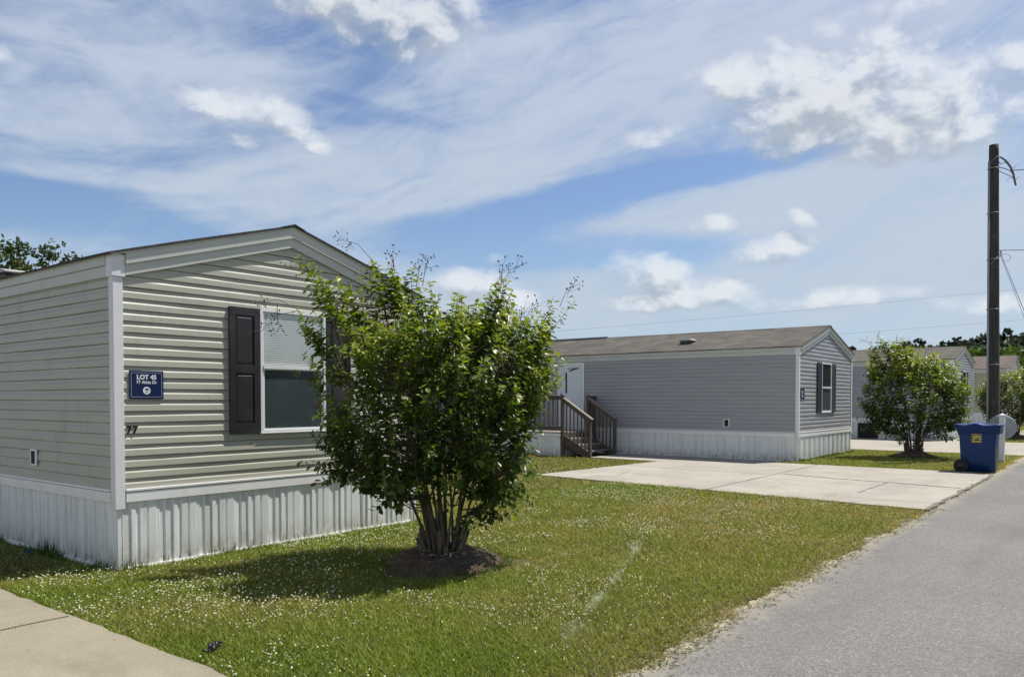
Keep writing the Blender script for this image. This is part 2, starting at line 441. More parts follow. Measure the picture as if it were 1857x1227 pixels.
RIB = [(.0, .016, 0), (.005, .004, 1), (.080, .001, 1), (.086, .016, 0), (.128, .013, 0), (.136, .003, 0), (.166, .003, 0),
       (.174, .014, 0), (.236, .016, 0), (.240, .002, 0), (.252, .002, 0), (.262, .014, 0), (.332, .016, 0), (.337, .009, 0), (.366, .009, 0), (.374, .002, 0), (.416, .002, 0)]
def skirting(mapf, length, z0, z1, mb, seed=0):
    rr = np.random.default_rng(seed)
    pts = []; s = .05; pts.append((0, .004, 0)); pts.append((.045, .004, 0))
    while s < length:
        for ds, o, m in RIB:
            if s+ds < length-.03: pts.append((s+ds, o, m))
        s += .43
    pts.append((length, .004, 0))
    vs = []; zr = [z0, z0+(z1-z0)*.5, z1]
    for (s, o, m) in pts:
        j = (rr.random()-.5)*.004
        for i, z in enumerate(zr): vs.append(mapf(s+(j if i == 1 else 0), z, o+(j if i == 1 else 0)))
    n = len(zr)
    for k in range(len(pts)-1):
        mi = 1 if (pts[k][2] and pts[k+1][2]) else 0
        for i in range(n-1): mb.add([], [], 0)
        base = len(mb.v)
        mb.add([vs[k*n+i] for i in range(n)]+[vs[(k+1)*n+i] for i in range(n)],
               [(i, n+i, n+i+1, i+1) for i in range(n-1)], mi)

def shutter(name, parent, x0, x1, z0, z1, m, d0=.0165, d1=.044):
    """raised two-panel shutter on the front wall (facing -y)"""
    mb = MB(); w = x1-x0; st = w*.19; mid = z0+(z1-z0)*.51
    mb.box((x0, -d0, z0), (x1, -d0-.012, z1))
    rails = [(z0, z0+.105), (mid-.045, mid+.045), (z1-.085, z1)]
    for a in (x0, x1-st): mb.box((a, -d0-.012, z0), (a+st, -d1, z1))
    for a, b in rails: mb.box((x0+st, -d0-.012, a), (x1-st, -d1, b))
    for a, b in ((z0+.105, mid-.045), (mid+.045, z1-.085)):
        g = .014; k = .03
        X0, X1, Z0, Z1 = x0+st+g, x1-st-g, a+g, b-g
        ya, yb = -d0-.012, -d1+.004
        mb.add([(X0, ya, Z0), (X1, ya, Z0), (X1, ya, Z1), (X0, ya, Z1), (X0+k*.5, yb, Z0+k*.5), (X1-k*.5, yb, Z0+k*.5), (X1-k*.5, yb, Z1-k*.5), (X0+k*.5, yb, Z1-k*.5)],
               [(4, 5, 6, 7), (0, 1, 5, 4), (1, 2, 6, 5), (2, 3, 7, 6), (3, 0, 4, 7)])
    o = mb.build(name, m, parent, bevel=.002)
    for zz in (z0+.05, mid, z1-.04):
        for xx in (x0+st*.35, x1-st*.35): MB().ball((xx, -d1-.001, zz), .006).build('screw', M['black'], o)
    return o

def window(parent, x0, x1, z0, z1, blind=True, meet=.53, lower='screen'):
    """vinyl single-hung window standing proud of the siding"""
    t = .034; zm = z0+(z1-z0)*meet
    f = MB()
    f.box((x0, 0, z0), (x0+t, -.040, z1)); f.box((x1-t, 0, z0), (x1, -.040, z1))
    f.box((x0+t, 0, z1-t), (x1-t, -.040, z1)); f.box((x0+t, 0, z0), (x1-t, -.040, z0+t*.8))
    f.box((x0-.004, -.0165, z0-.012), (x1+.004, -.046, z0-.0005))
    w = f.build('window', M['frame'], parent, bevel=.002)
    r = MB(); r.box((x0+t+.001, -.006, zm-.022), (x1-t-.001, -.050, zm+.022)); r.build('meeting_rail', M['frame'], w, bevel=.003)
    s = MB(); q = .022
    for a, b, c, d in ((x0+t, z0+t*.8, x0+t+q, zm-.022), (x1-t-q, z0+t*.8, x1-t, zm-.022), (x0+t+q, z0+t*.8, x1-t-q, z0+t*.8+q*.8), (x0+t+q, zm-.022-q*.5, x1-t-q, zm-.022)):
        s.box((a, -.006, b), (c, -.030, d))
    s.build('lower_sash', M['frame'], w)
    s = MB()
    for a, b, c, d in ((x0+t, zm+.022, x0+t+q*.5, z1-t), (x1-t-q*.5, zm+.022, x1-t, z1-t)):
        s = MB(); s.box((a, -.006, b), (c, -.034, d)); s.build('sash_stile', M['frame'], w)
    k = MB(); k.box((x0+t, -.0178, z0+.01), (x1-t, -.0005, z1-.01)); k.build('room_shade_panel', M['room_shade'], w)  # shallow dark panel stands in for the unlit room
    if blind:
        b = MB(); z = zm+.03
        while z < z1-t-.01:
            b.add([(x0+t+q, -.0238, z), (x1-t-q, -.0238, z), (x1-t-q, -.0190, z+.021), (x0+t+q, -.0190, z+.021)], [(0, 1, 2, 3)]); z += .0205
        b.box((x0+t+q, -.0188, zm+.03), (x1-t-q, -.0182, z1-t-.005))
        b.build('blind', M['blind'], w)
    p = MB(); p.add([(x0+t, -.0255, zm+.02), (x1-t, -.0255, zm+.02), (x1-t, -.0255, z1-t), (x0+t, -.0255, z1-t)], [(0, 1, 2, 3)]); p.build('pane', M['glass'], w)
    p = MB(); p.add([(x0+t, -.0195, z0+t*.8), (x1-t, -.0195, z0+t*.8), (x1-t, -.0195, zm), (x0+t, -.0195, zm)], [(0, 1, 2, 3)]); p.build('pane', M['glass'], w)
    if lower == 'screen':
        p = MB(); p.add([(x0+t+q*.9, -.0240, z0+t*.8+q*.7), (x1-t-q*.9, -.0240, z0+t*.8+q*.7), (x1-t-q*.9, -.0240, zm-.030), (x0+t+q*.9, -.0240, zm-.030)], [(0, 1, 2, 3)]); p.build('insect_screen', M['screen'], w)
    return w

def home(label, X0, Y0, w, L, eave, apex, siding_mat, roof_mat, skirt=.66, z0=0, rot=0, group='mobile homes along the road'):
    root = empty('mobile_home', (X0, Y0, z0), rot)
    tag(root, label, 'mobile home', group)
    h = w/2; wt = skirt+.125                      # top of the skirt trim
    zr = lambda x: eave+(apex-eave)*(1-abs(x-h)/h)
    def sr(z):
        zz = z+.10
        if zz <= eave: return (.0, w)
        t = min(.98, (zz-eave)/(apex-eave)); return (h*t, w-h*t)
    seeds = int(X0*10)
    m = MB(); siding(lambda s, z, o: (s, -o, z), sr, wt-.01, apex-.12, m, seed=seeds); m.build('front_wall', M[siding_mat], root)
    m = MB(); siding(lambda s, z, o: (-o, L-s, z), lambda z: (0, L), wt-.01, eave-.08, m, seed=seeds+1); m.build('side_wall', M[siding_mat], root)
    m = MB(); siding(lambda s, z, o: (w+o, s, z), lambda z: (0, L), wt-.01, eave-.08, m, step=2, seed=seeds+2); m.build('side_wall', M[siding_mat], root)
    m = MB(); siding(lambda s, z, o: (w-s, L+o, z), lambda z: sr(z), wt-.01, apex-.12, m, step=2, seed=seeds+3); m.build('rear_wall', M[siding_mat], root)
    sm = [M['skirt'], M['skirt_vent']]
    for mapf, ln, sd in ((lambda s, z, o: (s, -o+.006, z), w, 5), (lambda s, z, o: (-o+.006, L-s, z), L, 6), (lambda s, z, o: (w+o-.006, s, z), L, 7), (lambda s, z, o: (w-s, L+o-.006, z), w, 8)):
        m = MB(); skirting(mapf, ln, .02, skirt+.02, m, sd+seeds); m.build('skirting', sm, root)
    # white trim rail round the top of the skirt, track round its foot
    m = MB(); d = .026
    def ring(m, a, b, d, i=.0):
        m.box((.08, -d, a), (w-.08, -i, b)); m.box((-d, .072, a), (-i, L-.072, b)); m.box((w+i, .072, a), (w+d, L-.072, b)); m.box((.08, L+i, a), (w-.08, L+d, b))
    ring(m, skirt, skirt+.098, d); ring(m, skirt+.104, skirt+.127, d+.006)
    m.build('skirt_trim', M['trim'], root, bevel=.003)
    m = MB(); ring(m, -.03, .035, .020, -.02); ring(m, .0, .022, .032, .021); m.build('skirt_track', M['trim'], root)
    for a in (.004, w-.045): MB().box((a, -.004, -.03), (a+.041, .04, skirt+.02)).build('skirt_corner', M['skirt'], root)
    for sx in (0, 1):
        for sy in (0, 1):
            px = (lambda x: x) if sx == 0 else (lambda x: w-x); py = (lambda y: y) if sy == 0 else (lambda y: L-y)
            m = MB(); m.box((px(-.026), py(-.026), skirt-.062), (px(.070), py(.062), eave-.235)); m.box((px(-.040), py(-.040), eave-.235), (px(.088), py(.080), eave-.022))
            m.build('corner_post', M['post'], root, bevel=.004)
    # rake boards (two steps) with a mitre at the ridge, and eave boards down the long sides
    sl = (apex-eave)/h
    def rake(m, y0, y1, top, ht, xa):
        z = lambda x: zr(x)-top
        m.prism([(xa, z(xa)), (h, z(h)), (h, z(h)-ht*1.02), (xa, z(xa)-ht)], 'y', y0, y1)
    for side in (0, 1):
        for yy in (0, 1):
            m = MB()
            ya, yb = ((-.062, .0) if yy == 0 else (L, L+.062)); yc, yd = ((-.040, 0) if yy == 0 else (L, L+.040))
            rake(m, ya, yb, .018, .118, .0895); rake(m, yc, yd, .138, .105, .0895)
            m2 = MB(); rake(m2, ya-(.010 if yy == 0 else 0), yb+(0 if yy == 0 else .010), .012, .020, -.045); m.v += m2.v; k = len(m.v)-len(m2.v)
            for f in m2.f: m.f.append(tuple(i+k for i in f)); m.mi.append(0); m.sm.append(False)
            if side: m.v = [(w-a, b, c) for a, b, c in m.v]; m.f = [f[::-1] for f in m.f]
            m.build('fascia', M['fascia'], root)
    for side in (0, 1):
        m = MB(); q = lambda x: x if side == 0 else w-x
        m.box((q(-.046), .081, eave-.125), (q(0), L-.081, eave-.018)); m.box((q(-.030), .081, eave-.232), (q(0), L-.081, eave-.128))
        m.box((q(-.056), .081, eave-.040), (q(-.0465), L-.081, eave-.016))
        m.build('fascia', M['fascia'], root)
    # shingle roof, thin slabs with a small overhang and slightly ragged edge
    m = MB(); ov = .075; oy = .085; t = .022; n = int(L/.33)
    for side in (0, 1):
        xs = [-ov, h]
        top = []; bot = []
        for k in range(n+1):
            y = -oy+(L+2*oy)*k/n
            for x in (-ov-.004*random.random(), h*.33, h*.66, h+.0):
                zz = zr(x) if x >= 0 else eave+sl*x
                jig = .004*math.sin(y*3.1+x*2)+.003*random.random()
                X = x if side == 0 else w-x
                top.append((X, y, zz+t*.25+jig)); bot.append((X, y, zz-t*.75))
        N = len(top); fs = []
        for k in range(n):
            for i in range(3):
                a = k*4+i; fs.append((a, a+1, a+5, a+4)); fs.append((N+a+4, N+a+5, N+a+1, N+a))
            a = k*4; fs.append((a, a+4, N+a+4, N+a))
        for a in range(3): fs.append((a, N+a, N+a+1, a+1)); b = n*4+a; fs.append((b, b+1, N+b+1, N+b))
        if side: fs = [f[::-1] for f in fs]
        m.add(top+bot, fs)
    # ridge cap
    m.prism([(h-.14, apex-.14*sl+.012), (h, apex+.018), (h+.14, apex-.14*sl+.012), (h+.14, apex-.14*sl-.004), (h, apex+.002), (h-.14, apex-.14*sl-.004)], 'y', -oy-.004, L+oy+.004)
    m.build('roof', M[roof_mat], root)
    return root, zr

def roof_vent(parent, x, y, z, sl, sx=.34, sy=.40, hgt=.15):
    a = MB(); a.box((x-sx*.4, y-sy*.4, z-.08), (x+sx*.4, y+sy*.4, z+hgt*.7)); v = a.build('roof_vent', M['black'], parent)
    c = MB(); c.prism([(y-sy*.5, z+hgt*.62), (y+sy*.5, z+hgt*.62), (y+sy*.5, z+hgt*.82), (y+sy*.36, z+hgt), (y-sy*.36, z+hgt), (y-sy*.5, z+hgt*.82)], 'x', x-sx*.5, x+sx*.5)
    c.build('vent_cap', M['ventmetal'], v, bevel=.01)

def side_vent(parent, y, z, w=.14, h=.17):
    a = MB(); a.box((-.017, y-w/2, z-h/2), (-.034, y+w/2, z+h/2)); v = a.build('wall_vent', M['frame'], parent, bevel=.003)
    a = MB(); a.box((-.0345, y-w/2+.03, z-h/2+.02), (-.037, y+w/2-.03, z+h/2-.02)); a.build('vent_opening', M['dark'], v)

# --- home A: beige, nearest
AX, AY, AW = 3.635, 7.63, 4.02
A, zrA = home('beige mobile home with black shutters and the number 77 beside its white corner post', AX, AY, AW, 17.5, 3.05, 3.625, 'siding_beige', 'shingle_dark')
window(A, 1.575, 2.475, 1.285, 2.655)
shutter('shutter', A, 1.195, 1.565, 1.285, 2.645, M['shutter']); shutter('shutter', A, 2.485, 2.855, 1.285, 2.645, M['shutter'])
side_vent(A, 1.82, 1.02, .15, .18)
roof_vent(A, .95, 5.1, zrA(.95)-.02, .28, .5, 1.0, .16)
for k, xx in enumerate((.090, .150)):
    text_mesh('house_number', '7', .105, M['black'], Matrix.Translation((xx, -.017, 1.322)) @ Matrix.Rotation(R(90), 4, 'X'), A, .004, .004, 'LEFT')
# --- home B: grey, across the driveway
BX, BY, BW = 21.0, 6.9, 4.95
B, zrB = home('grey mobile home with wooden porch stairs beyond the concrete driveway', BX, BY, BW, 18.0, 3.06, 3.75, 'siding_grey', 'shingle_brown')
window(B, 1.90, 2.80, 1.29, 2.68, False, .5)
shutter('shutter', B, 1.50, 1.885, 1.29, 2.68, M['shutter_navy']); shutter('shutter', B, 2.815, 3.20, 1.29, 2.68, M['shutter_navy'])
side_vent(B, 1.95, 1.0, .18, .22)
roof_vent(B, .95, 3.6, zrB(.95)-.03, .28, .34, .42, .15)
m = MB(); m.prism([(BW/2-.16, 3.735), (BW/2, 3.80), (BW/2+.16, 3.735), (BW/2+.16, 3.70), (BW/2-.16, 3.70)], 'y', 7.3, 10.5); m.build('ridge_strip', M['black'], B)  # low black strip along part of the ridge
# door, its frame, lamp
y0, y1 = 6.62, 7.62
m = MB()
for a in (y0, y1-.07): m.box((-.017, a, .74), (-.045, a+.07, 2.80))
m.box((-.017, y0+.07, 2.73), (-.045, y1-.07, 2.80)); m.box((-.017, y0+.07, .74), (-.05, y1-.07, .77))
m.box((-.017, y0+.07, .77), (-.022, y1-.07, 2.73))
dr = m.build('door', M['frame'], B, bevel=.004)
m = MB(); m.box((-.0225, y0+.085, .775), (-.034, y1-.085, 2.715)); m.build('door_panel', M['door'], dr)
m = MB(); m.box((-.0345, y1-.36, 1.85), (-.0375, y1-.30, 2.5)); m.build('door_window', M['dark'], dr)
m = MB(); m.tube([(-.030, y1-.14, 1.67), (-.050, y1-.14, 1.67), (-.062, y1-.14, 1.67), (-.082, y1-.14, 1.67), (-.092, y1-.14, 1.67)], [.030, .012, .024, .030, .018], 10); m.build('handle', M['black'], dr)
m = MB(); m.tube([(-.030, y1-.14, 1.81), (-.050, y1-.14, 1.81)], [.028, .024], 10); m.build('deadbolt', M['black'], dr)
m = MB(); m.box((-.0345, y1-.40, 2.62), (-.06, y1-.93+.15, 2.635)); m.beam((-.05, y1-.45, 2.55), (-.05, y1-.80, 2.64), .012, .03); m.build('door_closer', M['black'], dr)
m = MB(); m.box((-.017, 7.72, 2.55), (-.04, 7.92, 2.76)); lamp = m.build('porch_light', M['frame'], B, bevel=.004)
m = MB(); m.prism([(.035*math.cos(t), .035*math.sin(t)) for t in np.linspace(0, 2*math.pi, 9)[:-1]], 'z', 0, .12); m.v = [(x-.08, y+7.82, z+2.60) for x, y, z in m.v]; m.build('lamp_glass', M['frame'], lamp)
# --- home C, D
CX, CY, CW = 35.5, 5.6, 4.9
Ch, zrC = home('slate grey mobile home half hidden behind the middle bush, its skirt open at one panel', CX, CY, CW, 18.0, 3.27, 3.86, 'siding_slate', 'shingle_brown', .74)
window(Ch, 2.10, 2.95, 1.45, 2.83, False, .5)
shutter('shutter', Ch, 1.72, 2.085, 1.45, 2.83, M['shutter_navy']); shutter('shutter', Ch, 2.965, 3.33, 1.45, 2.83, M['shutter_navy'])
roof_vent(Ch, .9, 6.6, zrC(.9)-.03, .28, .34, .5, .15)
m = MB(); m.box((-.022, 2.75, .0), (-.026, 3.55, .66)); m.build('crawl_opening', M['dark'], Ch)
m = MB(); m.box((-.012, 2.65, .68), (-.034, 3.8, .74)); m.build('opening_ledge', M['trim'], Ch)
DX, DY, DW = 50.4, 5.3, 6.0
Dh, zrD = home('pale olive mobile home with russet roof behind the utility pole', DX, DY, DW, 18.0, 3.35, 4.15, 'siding_olive', 'shingle_red', .78)
m = MB(); m.box((-.017, 3.6, 1.05), (-.05, 3.95, 1.45)); mtb = m.build('meter_box', M['ventmetal'], Dh, bevel=.01)
m = MB(); m.box((-.0505, 3.68, 1.12), (-.053, 3.87, 1.38)); m.build('meter_face', M['dark'], mtb)

# ------------------------------------------------------------------ lot signs
def lot_sign(label, X, Y, Z, w, h, lines):
    root = empty('lot_sign', (X, Y, Z)); tag(root, label, 'sign', 'navy lot signs on the homes')
    m = MB(); m.box((-w/2, -.006, -h/2), (w/2, 0, h/2)); bd = m.build('board', M['sign_blue'], root, bevel=.004)
    m = MB(); e = .018; t = .0045
    for a, b in (((-w/2+e, h/2-e-t), (w/2-e, h/2-e)), ((-w/2+e, -h/2+e), (w/2-e, -h/2+e+t)), ((-w/2+e, -h/2+e+t), (-w/2+e+t, h/2-e-t)), ((w/2-e-t, -h/2+e+t), (w/2-e, h/2-e-t))):
        m.box((a[0], -.0062, a[1]), (b[0], -.0075, b[1]))
    m.build('border_line', M['sign_grey'], root)
    rot = Matrix.Rotation(R(90), 4, 'X')
    for body, size, z, bold in lines:
        if body: text_mesh('lettering', body, size, M['sign_white'], Matrix.Translation((0, -.0075, z*h)) @ rot, root, bold, .0008)
        else:
            m = MB()
            for k in range(6): m.box((-w*.2+k*w*.068, -.0062, z*h), (-w*.2+k*w*.068+w*.045, -.008, z*h+h*.07))
            m.build('lettering', M['sign_white'], root)
    # round white emblem with a dark swooping mark and a line of tiny text
    m = MB(); r = h*.135; cz = -h*.20
    m.prism([(r*math.cos(t), cz+r*math.sin(t)) for t in np.linspace(0, 2*math.pi, 33)[:-1]], 'y', -.0062, -.0080)
    em = m.build('emblem', M['sign_white'], root)
    m = MB()
    m.prism([(x*r, cz+z*r) for x, z in ((-.62, .30), (-.25, .55), (.30, .56), (.66, .25), (.62, -.02), (.35, .08), (.40, .25), (.1, .22), (.05, -.10), (-.18, -.22), (-.05, .12), (-.35, .20))][::-1], 'y', -.0081, -.0092)
    for k in range(7): m.box((-.5*r+k*.145*r, -.0081, cz-.52*r), (-.5*r+k*.145*r+.09*r, -.0092, cz-.36*r))
    m.build('emblem_mark', M['sign_blue'], em)
    return root
lot_sign('navy sign reading LOT 45, 77 Alicia Dr on the beige home', AX+.293, AY-.0175, 1.792, .345, .275, [('LOT 45', .062, .20, .0022), ('77 Alicia Dr', .042, .045, .0008)])
lot_sign('small navy sign on the grey home beside its corner post', BX+.27, BY-.0175, 1.80, .36, .29, [('', .05, .2, 0), ('', .04, .06, 0)])

# ------------------------------------------------------------------ porch of home B
P = empty('wooden_porch', (19.05, 13.1, 0)); tag(P, 'weathered wooden porch with stairs at the white door of the grey home', 'porch')
pw = BX-.06-19.05; pl = 2.9; dz = .70            # local: x to the wall, y away from the road
m = MB()
for k in range(int(pl/.145)): m.box((-.03, k*.145, dz-.035), (pw, k*.145+.138, dz))
m.box((-.01, .0, dz-.17), (pw, .04, dz-.036)); m.build('deck_floor', M['tread'], P)
m = MB(); skirting(lambda s, z, o: (-o, pl-s, z), pl, .0, dz-.07, m, 91); m.build('skirting', [M['skirt'], M['skirt_vent']], P)
m = MB(); skirting(lambda s, z, o: (s, -o, z), pw, .0, dz-.18, m, 92); m.build('skirting', [M['skirt'], M['skirt_vent']], P)
m = MB(); m.box((-.04, -.03, dz-.125), (-.018, pl, dz-.037)); m.build('skirt_trim', M['trim'], P)
sx0, sx1 = .05, 1.42; run = .27; ns = 4
def newel(x, y, z0, z1):
    m = MB(); m.box((x-.045, y-.045, z0), (x+.045, y+.045, z1)); m.build('post', M['wood'], P, bevel=.005)
newel(sx0, -.05, 0, dz+1.08); newel(sx1, -.05, 0, dz+1.08); newel(sx0, -.98, 0, 1.02); newel(sx1, -.98, 0, 1.02)
newel(pw-.06, -.02, 0, dz+1.06); newel(.0, pl-.06, 0, dz+1.08); newel(pw-.06, pl-.06, 0, dz+1.06)
def rail(p, q, n, z_low, base=.10):
    p, q = Vector(p), Vector(q)
    m = MB(); m.beam(p+Vector((0, 0, .0)), q, .10, .035); m.beam(p-Vector((0, 0, .06)), q-Vector((0, 0, .06)), .04, .085); m.build('handrail', M['wood'], P)
    m = MB(); m.beam(p-Vector((0, 0, z_low)), q-Vector((0, 0, z_low)), .04, .085); m.build('bottom_rail', M['wood'], P)
    for k in range(n):
        e = p.lerp(q, (k+.7)/(n+.4)); m = MB(); m.box((e.x-.018, e.y-.018, e.z-z_low), (e.x+.018, e.y+.018, e.z-.03)); m.build('baluster', M['wood'], P)
def srail(x):
    p, q = Vector((x, -.09, dz+.80)), Vector((x, -1.03, 1.03-.02)); q.z = 1.035; p.z = dz+.93
    m = MB(); m.beam(p+Vector((0, 0, .06)), q+Vector((0, -.04, .045)), .11, .035); m.build('handrail', M['tread'], P)
    m = MB(); m.beam(p-Vector((0, 0, .01)), q-Vector((0, 0, .03)), .04, .10); m.build('bottom_rail', M['wood'], P)
    for k in range(7):
        e = p.lerp(q, (k+.6)/7.3); zz = dz*(1-(k+.6)/7.3)-.02
        m = MB(); m.box((e.x-.018+.03, e.y-.018, max(.05, zz)), (e.x+.018+.03, e.y+.018, e.z)); m.build('baluster', M['wood'], P)
srail(sx0); srail(sx1)
rail((sx1, -.02, dz+1.04), (pw-.03, -.02, dz+1.04), 4, .90); rail((.0, -.02, dz+1.04), (.0, pl, dz+1.04), 18, .92); rail((.0, pl-.05, dz+1.04), (pw, pl-.05, dz+1.04), 12, .92)
for k in range(ns-1):
    z = dz-(k+1)*dz/ns; y = -.02-run*(k+1)
    m = MB(); m.box((sx0+.05, y, z-.036), (sx1-.05, y+run+.02, z)); m.build('tread', M['tread'], P)
    m = MB(); m.box((sx0+.05, y+run-.01, z+.001), (sx1-.05, y+run+.018, z+dz/ns-.037)); m.build('riser', M['wood'], P)
for x in (sx0+.02, sx1-.06):
    m = MB(); m.prism([(-.01, dz-.04), (-.01, dz-.34), (-.84, -.02), (-1.02, -.02), (-1.02, .10)], 'x', x, x+.038); m.build('stringer', M['wood'], P)

# ------------------------------------------------------------------ bin, post with dish, utility pole
bn = empty('wheeled_bin', (20.66, 2.72, .012)); tag(bn, 'blue wheeled recycling bin with yellow sticker standing at the driveway end', 'bin')
def rrect(l0, l1, hw, z, r, n=4):
    pts = []
    for cx, cy, a0 in ((l1-r, hw-r, 0), (l0+r, hw-r, 90), (l0+r, -hw+r, 180), (l1-r, -hw+r, 270)):
        for k in range(n+1):
            a = R(a0+90*k/n); pts.append((cy+r*math.sin(a) if False else cx+r*math.cos(a), cy+r*math.sin(a), z))
    return pts
def loft(m, rings, cap=True):
    n = len(rings[0]); vs = [p for r_ in rings for p in r_]
    fs = [(i*n+k, i*n+(k+1) % n, (i+1)*n+(k+1) % n, (i+1)*n+k) for i in range(len(rings)-1) for k in range(n)]
    if cap: fs += [tuple(range(n))[::-1], tuple(range((len(rings)-1)*n, len(rings)*n))]
    m.add(vs, fs, 0, True)
def toY(m):      # bin long axis l -> -y (front to the road), width -> x
    m.v = [(w_, -l, z) for l, w_, z in m.v]; m.f = [f for f in m.f]; return m
m = MB()
loft(m, [rrect(-.30, .31, .25, .02, .05), rrect(-.335, .325, .26, .25, .05), rrect(-.365, .365, .29, .86, .05), rrect(-.37, .37, .295, .87, .05), rrect(-.37, .43, .305, .875, .04), rrect(-.375, .44, .31, 1.03, .04), rrect(-.38, .45, .32, 1.035, .04), rrect(-.38, .45, .32, 1.06, .04)])
body = toY(m).build('body', M['bin'], bn)
m = MB()   # handle bracket at the back
m.prism([(-.37, 1.04), (-.47, 1.05), (-.49, 1.03), (-.43, .97), (-.39, .86), (-.365, .80)], 'y', -.24, .24)
m.v = [(a, b, c) for a, b, c in m.v]; toY(m).build('handle', M['bin'], bn, bevel=.01)
m = MB()
NL = 14
top = []
for i in range(NL+1):
    l = -.47+(.93)*i/NL
    for j in range(9):
        w_ = -.33+.66*j/8
        z = 1.075+.035*math.sin(math.pi*i/NL)*(1-(w_/.36)**2)+.018*math.cos(i*.95)*(1 if 2 < i < 12 else .3)
        top.append((l, w_, z))
vs = top+[(l, w_, z-.022) for l, w_, z in top]; n9 = 9; N = len(top); fs = []
for i in range(NL):
    for j in range(8):
        a = i*9+j; fs.append((a, a+9, a+10, a+1)); fs.append((N+a+1, N+a+10, N+a+9, N+a))
for i in range(NL): a = i*9; fs.append((a, N+a, N+a+9, a+9)); b = a+8; fs.append((b, b+9, N+b+9, N+b))
for j in range(8): fs.append((j, j+1, N+j+1, N+j)); b = NL*9+j; fs.append((b, N+b, N+b+1, b+1))
m.add(vs, fs, 0, True); toY(m).build('lid', M['lid'], bn)
for sgn in (-1, 1):
    m = MB(); m.tube([(-.31, sgn*.25, .15), (-.31, sgn*.255, .15), (-.31, sgn*.335, .15), (-.31, sgn*.34, .15)], [.13, .15, .15, .13], 20); wh = toY(m).build('wheel', M['tyre'], bn)
    m = MB(); m.tube([(-.31, sgn*.341, .15), (-.31, sgn*.35, .15)], [.075, .06], 16); toY(m).build('rim', M['black'], wh)
m = MB(); m.box((.325, -.2, .03), (.345, .2, .62)); toY(m).build('front_panel', M['black'], bn)
# sticker on the side that faces the homes (-x): dark square, yellow border, humped animal shape
def side_poly(m, pts, d0, d1): m.prism([(-l, z) for l, z in pts], 'x', -d0, -d1)
sl0, sl1, sz0, sz1 = -.11, .08, .68, .87
m = MB(); side_poly(m, [(sl0, sz0), (sl1, sz0), (sl1, sz1), (sl0, sz1)], .26, .296); st = m.build('sticker', M['yellow'], bn)
m = MB(); side_poly(m, [(sl0+.012, sz0+.035), (sl1-.012, sz0+.035), (sl1-.012, sz1-.012), (sl0+.012, sz1-.012)], .2965, .2975); m.build('sticker_field', M['sign_blue'], st)
m = MB(); side_poly(m, [(-.085, .72), (-.075, .78), (-.09, .80), (-.07, .835), (-.02, .845), (.03, .835), (.06, .815), (.065, .76), (.05, .72), (.04, .72), (.038, .755), (-.05, .755), (-.06, .72)], .298, .2987); m.build('sticker_mark', M['yellow'], st)
m = MB()
for k in range(6): side_poly(m, [(-.045+k*.016, .77), (-.036+k*.016, .77), (-.036+k*.016, .795+.004*(k % 2)), (-.045+k*.016, .795)], .2988, .2993)
m.build('sticker_text', M['sign_blue'], st)

dp = empty('dish_post', (24.35, 2.69, 0), 0); tag(dp, 'white square post with a round grey dish behind its top, beside the blue bin', 'post')
m = MB(); m.box((-.065, -.065, -.1), (.065, .065, 1.22)); m.build('post', M['whitepost'], dp, bevel=.006)
m = MB(); m.box((-.078, -.078, 1.22), (.078, .078, 1.245)); m.add([(-.07, -.07, 1.245), (.07, -.07, 1.245), (.07, .07, 1.245), (-.07, .07, 1.245), (0, 0, 1.29)], [(0, 1, 4), (1, 2, 4), (2, 3, 4), (3, 0, 4)]); m.build('post_cap', M['whitepost'], dp)
m = MB(); vdir = np.array([24.2, 2.8, 0]); vdir /= np.linalg.norm(vdir); sdir = np.array([vdir[1], -vdir[0], 0])
rings = []
for rr_, dd in ((.335, .16), (.33, .15), (.25, .125), (.12, .105), (.01, .10)):
    rings.append([tuple(vdir*dd+sdir*(rr_*math.cos(t)+.0)+np.array([0, 0, .92+rr_*math.sin(t)*.98])) for t in np.linspace(0, 2*math.pi, 33)[:-1]])
loft(m, rings, True); m.build('dish', M['dish'], dp)
m = MB(); m.tube([tuple(vdir*.04+np.array([0, 0, .92])), tuple(vdir*.12+np.array([0, 0, .92]))], .03, 8); m.build('bracket', M['conduit'], dp)

PX, PY = 25.2, 2.98
up = empty('utility_pole', (PX, PY, 0)); tag(up, 'dark wooden utility pole with grey conduit running up one side', 'utility pole')
up.rotation_euler = Matrix.Rotation(-.014, 3, Vector(FW)).to_euler()
m = MB(); m.tube([(0, 0, -.3), (0, 0, 1), (.015, 0, 4), (.03, .0, 8.38), (.03, 0, 8.54)], [.160, .155, .140, .118, .112], 14); m.build('pole', M['pole'], up)
left = -RT
cpt = lambda z, k=1.0: tuple(left*(.165-.005*z)*k+np.array([.0+.003*z, 0, z]))
m = MB(); m.tube([cpt(0), cpt(2), cpt(5), cpt(8.1)], .032, 8); m.build('conduit', M['conduit'], up)
m = MB()
for z in (1.1, 2.6, 4.1, 5.45, 6.7, 7.9): m.tube([tuple(np.array([.003*z, 0, z])+(left*math.cos(t)+FW*math.sin(t))*(.20-.006*z)) for t in np.linspace(-1.9, 1.9, 12)], .010, 5)
m.build('conduit_strap', M['conduit'], up)
rp = lambda a, z, f=0.0: tuple(RT*a+FW*f+np.array([.03, 0, z]))
m = MB(); m.tube([rp(-.13, 8.02), rp(-.02, 8.18, -.14), rp(.15, 8.20, -.05), rp(.32, 8.12), rp(.45, 7.95), rp(.53, 7.75), rp(.57, 7.55), rp(.60, 7.44)], [.022, .022, .024, .026, .030, .03, .028, .024], 7)
